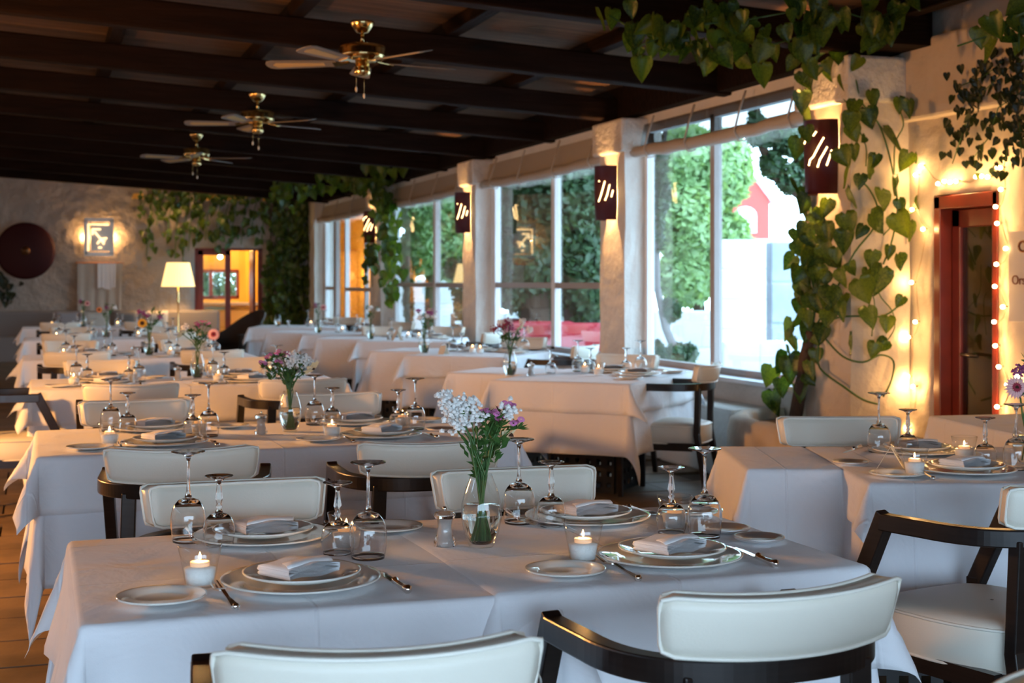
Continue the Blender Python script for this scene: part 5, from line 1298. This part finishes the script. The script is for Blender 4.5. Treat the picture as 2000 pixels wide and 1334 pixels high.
tree('ivy_trunk', 'twisting vine trunk with small leaves behind the near window', gnd(1325, 13.5), [B(1290, 320, 13.5, 16, 60), B(1285, 440, 13.5, 14, 60), B(1310, 605, 13.5, 22, 25), B(1320, 700, 13.5, 35, 30), B(1290, 380, 13.5, 22, 40), B(1345, 690, 13.5, 18, 20), B(1285, 690, 13.5, 12, 30)], 3200, .035, 'leafout', 2,
     [([gnd(1330, 13.5), W(1325, 700, 13.5), W(1300, 640, 13.5), W(1283, 560, 13.5), W(1282, 450, 13.5), W(1290, 330, 13.5), W(1300, 250, 13.5)], [.05, .045, .04, .035, .03, .03, .025]), ([W(1325, 715, 13.5), W(1306, 660, 13.5), W(1305, 610, 13.5)], [.03, .022, .015]), ([W(1320, 730, 13.5), W(1290, 700, 13.5), W(1275, 680, 13.5)], [.02, .015, .01])], 'greybark', 'vine')
tree('dark_branch_tree', 'dark leaning branch with sparse leaves beyond the near window', gnd(1640, 14), [B(1490, 260, 14, 35, 30), B(1540, 270, 14, 40, 35), B(1510, 320, 14, 28, 30), B(1545, 350, 14, 30, 30), B(1475, 250, 14, 18, 40), B(1560, 300, 14, 15, 60)], 2300, .045, 'leafout', 3,
     [([gnd(1640, 14), W(1610, 460, 14), W(1570, 385, 14), W(1520, 350, 14), W(1490, 290, 14), W(1480, 235, 14), W(1470, 150, 14)], [.12, .09, .06, .05, .045, .04, .03]), ([W(1570, 385, 14), W(1560, 300, 14), W(1565, 220, 14)], [.05, .04, .03])])
tree('hedge_tree', 'dense dark green tree filling the second window', gnd(1080, 19), [B(1010, 400, 19, 60, 90), B(1080, 360, 19, 70, 80), B(1150, 380, 19, 60, 90), B(1040, 500, 19, 70, 90), B(1130, 520, 19, 60, 90), B(1100, 440, 19, 80, 90), B(1000, 560, 19, 40, 50), B(1150, 600, 19, 40, 40), B(1060, 590, 19.5, 60, 40), B(1040, 300, 19, 60, 50), B(1150, 300, 19, 60, 50), B(1020, 150, 19, 110, 120), B(1150, 150, 19, 110, 120), B(1090, 20, 19, 120, 110)], 36000, .08, 'leafout', 4, [([gnd(1045, 19), W(1045, 600, 19), W(1060, 450, 19)], [.22, .2, .1]), ([gnd(1120, 19.3), W(1115, 560, 19)], [.15, .1])])  # top leaf clumps added above the window view to block sky
tree('garden_shrub', 'fresh green leafy tree seen through the third window', gnd(840, 25), [B(815, 410, 25, 40, 50), B(860, 420, 25, 40, 60), B(900, 400, 25, 35, 60), B(840, 480, 25, 50, 60), B(890, 500, 25, 40, 60), B(800, 500, 25, 25, 50), B(820, 300, 25, 60, 80), B(900, 300, 25, 60, 80), B(860, 190, 25, 80, 80)], 20000, .085, 'leafbright', 5, [([gnd(840, 25), W(840, 500, 25)], [.12, .08])])  # unseen clumps over the window head added to hold back skylight
tree('low_branch_shrub', 'loose leafy branches at the right of the third window', gnd(905, 21), [B(900, 560, 21, 22, 40), B(905, 600, 21, 20, 30), B(890, 525, 21, 25, 25)], 900, .06, 'leafout', 6, [([gnd(905, 21), W(903, 600, 21), W(895, 540, 21)], [.03, .02, .01])])
tree('slim_tree', 'slim leafy trunk at the left of the third window', gnd(798, 23.5), [B(798, 590, 23.5, 10, 50), B(795, 540, 23.5, 12, 30)], 900, .06, 'leafout', 7, [([gnd(798, 23.5), W(800, 600, 23.5), W(797, 500, 23.5)], [.06, .05, .04])])
tree('far_window_tree', 'green foliage behind the panes of the farthest window', gnd(670, 34), [B(690, 450, 34, 25, 60), B(650, 470, 34, 15, 50), B(670, 430, 34, 25, 40), B(640, 460, 34, 12, 40), B(660, 340, 34, 50, 60), B(720, 330, 34, 50, 60)], 12000, .09, 'leafout', 8, [([gnd(680, 34), W(680, 470, 34)], [.1, .07])])  # upper clumps out of view, added to dim the sky here
tree('back_garden_tree', 'pale green foliage seen through the window of the far room', (3.6, 34, 0), [(3.0, 34, 1.4, .9, .5, .7), (4.2, 34, 1.5, .9, .5, .8), (3.6, 34, 1.0, 1, .5, .5)], 5000, .07, 'leafout', 9, [([(3.6, 34, 0), (3.6, 34, 1.4)], [.08, .05])])
# garden walls built of whitewashed blocks
def block_wall(name, label, u0, u1, v0, d, mtl='whitewall', course=.42, L=.75, thick=.35, ux=None):
    p, q = gnd(u0, d), gnd(u1, d if ux is None else ux); top = W((u0+u1)/2, v0, d).z; ln = (q-p).length; t = (q-p)/ln; ang = math.atan2(t.y, t.x)
    root = empty(name, p, ang, label, 'wall'); MB().box((ln/2, .0, top/2-.01), (ln-.02, thick-.03, top-.02)).build('wall_core', M[mtl], root)
    k = max(1, int(round(top/course))); ch = top/k; rr = random.Random(name+label)
    for j in range(k):
        x = -(L*.5 if j % 2 else 0)
        while x < ln:
            a, b_ = max(0, x), min(ln, x+L*rr.uniform(.9, 1.1)); x += L
            if b_-a > .05: MB().box(((a+b_)/2, rr.uniform(-.006, .006), ch*(j+.5)), (b_-a-.012, thick, ch-.012)).build('block', M[mtl], root, bevel=.02)
    return root
block_wall('garden_wall', 'tall white block wall at the right behind the near window', 1405, 1530, 468, 18.5)
block_wall('garden_wall', 'low white garden wall behind the vine trunk', 1275, 1405, 606, 19.5, ux=19.5)
block_wall('stone_pier', 'grey-blue masonry pier beside the leaning branch', 1500, 1600, 472, 16.2, 'greywall')
block_wall('stepped_wall', 'low stepped white wall in front of the tall garden wall', 1405, 1600, 665, 14.8)
block_wall('garden_wall', 'white wall beneath the green tree in the third window', 770, 930, 545, 27.5)
block_wall('garden_wall', 'pale white wall behind the dark hedge tree', 940, 1260, 610, 23)
block_wall('white_post_wall', 'bluish white building wall behind the farthest window', 585, 650, 410, 33)
# white posts standing just outside the glass
for (u_, lab) in ((612, 'left'), (632, 'right')):
    p = gnd(u_, 30.5); o = MB().box((p.x, p.y, 1.5), (.22, .22, 3.0)).build('white_post', M['whitepaint'], bevel=.01); tag(o, '%s of two pale posts outside the farthest window' % lab, 'post')
# lit facade seen through the far window
lp = W(695, 540, 29); wl_ = empty('lit_wall', (lp.x, lp.y, 0), 0, 'warm-lit rounded plaster wall outside the farthest window', 'wall')
b = MB(); h = EYE+(550-487)/FPX*29; b.box((0, 0, h/2), (.62, .25, h)); b.build('plaster_slab', M['yellowwall'], wl_, bevel=.1)
point('garden_lamp_light', (lp.x-.3, lp.y-.9, 1.5), 45, (1, .5, .15), .08)
# red house far away
d_ = 42; hp = gnd(1462, d_); rh = empty('red_house', hp, -TH, 'distant red gabled house with a white arch', 'house')
wd = 62/FPX*d_; ht = EYE+(550-390)/FPX*d_; pk = EYE+(550-335)/FPX*d_
vs = [(-wd*.6, 0, 0), (wd*.65, 0, 0), (wd*.65, 0, ht), (0, 0, pk), (-wd*.6, 0, ht), (-wd*.6, 3, 0), (wd*.65, 3, 0), (wd*.65, 3, ht), (0, 3, pk), (-wd*.6, 3, ht)]
MB().add(vs, [(0, 1, 2, 3, 4), (9, 8, 7, 6, 5), (1, 6, 7, 2), (5, 0, 4, 9)]).build('house_wall', M['redhouse'], rh)
MB().add([(-wd*.7, -.1, ht-.1), (0, -.1, pk), (0, 3.1, pk), (-wd*.7, 3.1, ht-.1), (wd*.75, -.1, ht-.1), (wd*.75, 3.1, ht-.1), (-wd*.7, -.1, ht), (0, -.1, pk+.12), (0, 3.1, pk+.12), (-wd*.7, 3.1, ht), (wd*.75, -.1, ht), (wd*.75, 3.1, ht)], [(6, 7, 8, 9), (7, 10, 11, 8), (0, 1, 7, 6), (1, 4, 10, 7), (3, 2, 1, 0), (2, 5, 4, 1)]).build('roof', M['whitewall'], rh)
arch = [(-.28, 0), (.28, 0), (.28, .5)]+[(.28*math.cos(a*PI/8), .5+.28*math.sin(a*PI/8)) for a in range(1, 8)]+[(-.28, .5)]
zb = EYE+(550-455)/FPX*d_; n = len(arch); MB().add([(x_*1.2-.1, -.04, zb+z_) for x_, z_ in arch]+[(x_*1.2-.1, .0, zb+z_) for x_, z_ in arch], [tuple(range(n)), ]+[(i, n+i, n+(i+1) % n, (i+1) % n) for i in range(n)]).build('arch', M['whitewall'], rh)
MB().box((0, -.05, zb-.25), (wd*1.2, .12, .14)).build('string_course', M['whitewall'], rh)
# red outdoor benches
def bench(u_, d, w, label, rz=0):
    p = gnd(u_, d); t = empty('garden_bench', p, rz-TH, label, 'bench')
    MB().box((0, 0, .22), (w, .7, .40)).build('bench_base', M['redcushion'], t, bevel=.03); MB().box((0, .28, .62), (w, .16, .55)).build('back_cushion', M['redcushion'], t, bevel=.05)
    for sx in (-1, 1): MB().box((sx*w/2, 0, .42), (.14, .7, .5)).build('arm_cushion', M['redcushion'], t, bevel=.04)
bench(1150, 16.9, .9, 'red cushioned garden seat at the right of the second window', .1); bench(1060, 17.6, .8, 'red garden seat beside the hedge trunk'); bench(1015, 19, .5, 'small red garden seat at the left of the second window')
# teak chair outside third window
p = gnd(885, 21.5); tc_ = empty('teak_chair', p, R(-60), 'orange-brown teak armchair outside the third window', 'chair')
MB().box((0, 0, .42), (.5, .5, .04)).build('seat', M['teak'], tc_)
for sx in (-1, 1):
    for sy in (-1, 1): MB().box((.23*sx, .23*sy, .33 if sy < 0 else .45), (.05, .05, .66 if sy < 0 else .9)).build('leg', M['teak'], tc_)
    MB().box((.23*sx, 0, .66), (.06, .52, .04)).build('armrest', M['teak'], tc_)
for k in range(4): MB().box((0, .235, .52+k*.1), (.44, .02, .05)).build('back_slat', M['teak'], tc_)
MB().tube([(-.6, 0, .5), (-.6, 0, 1.15)], .0, 4) if False else None
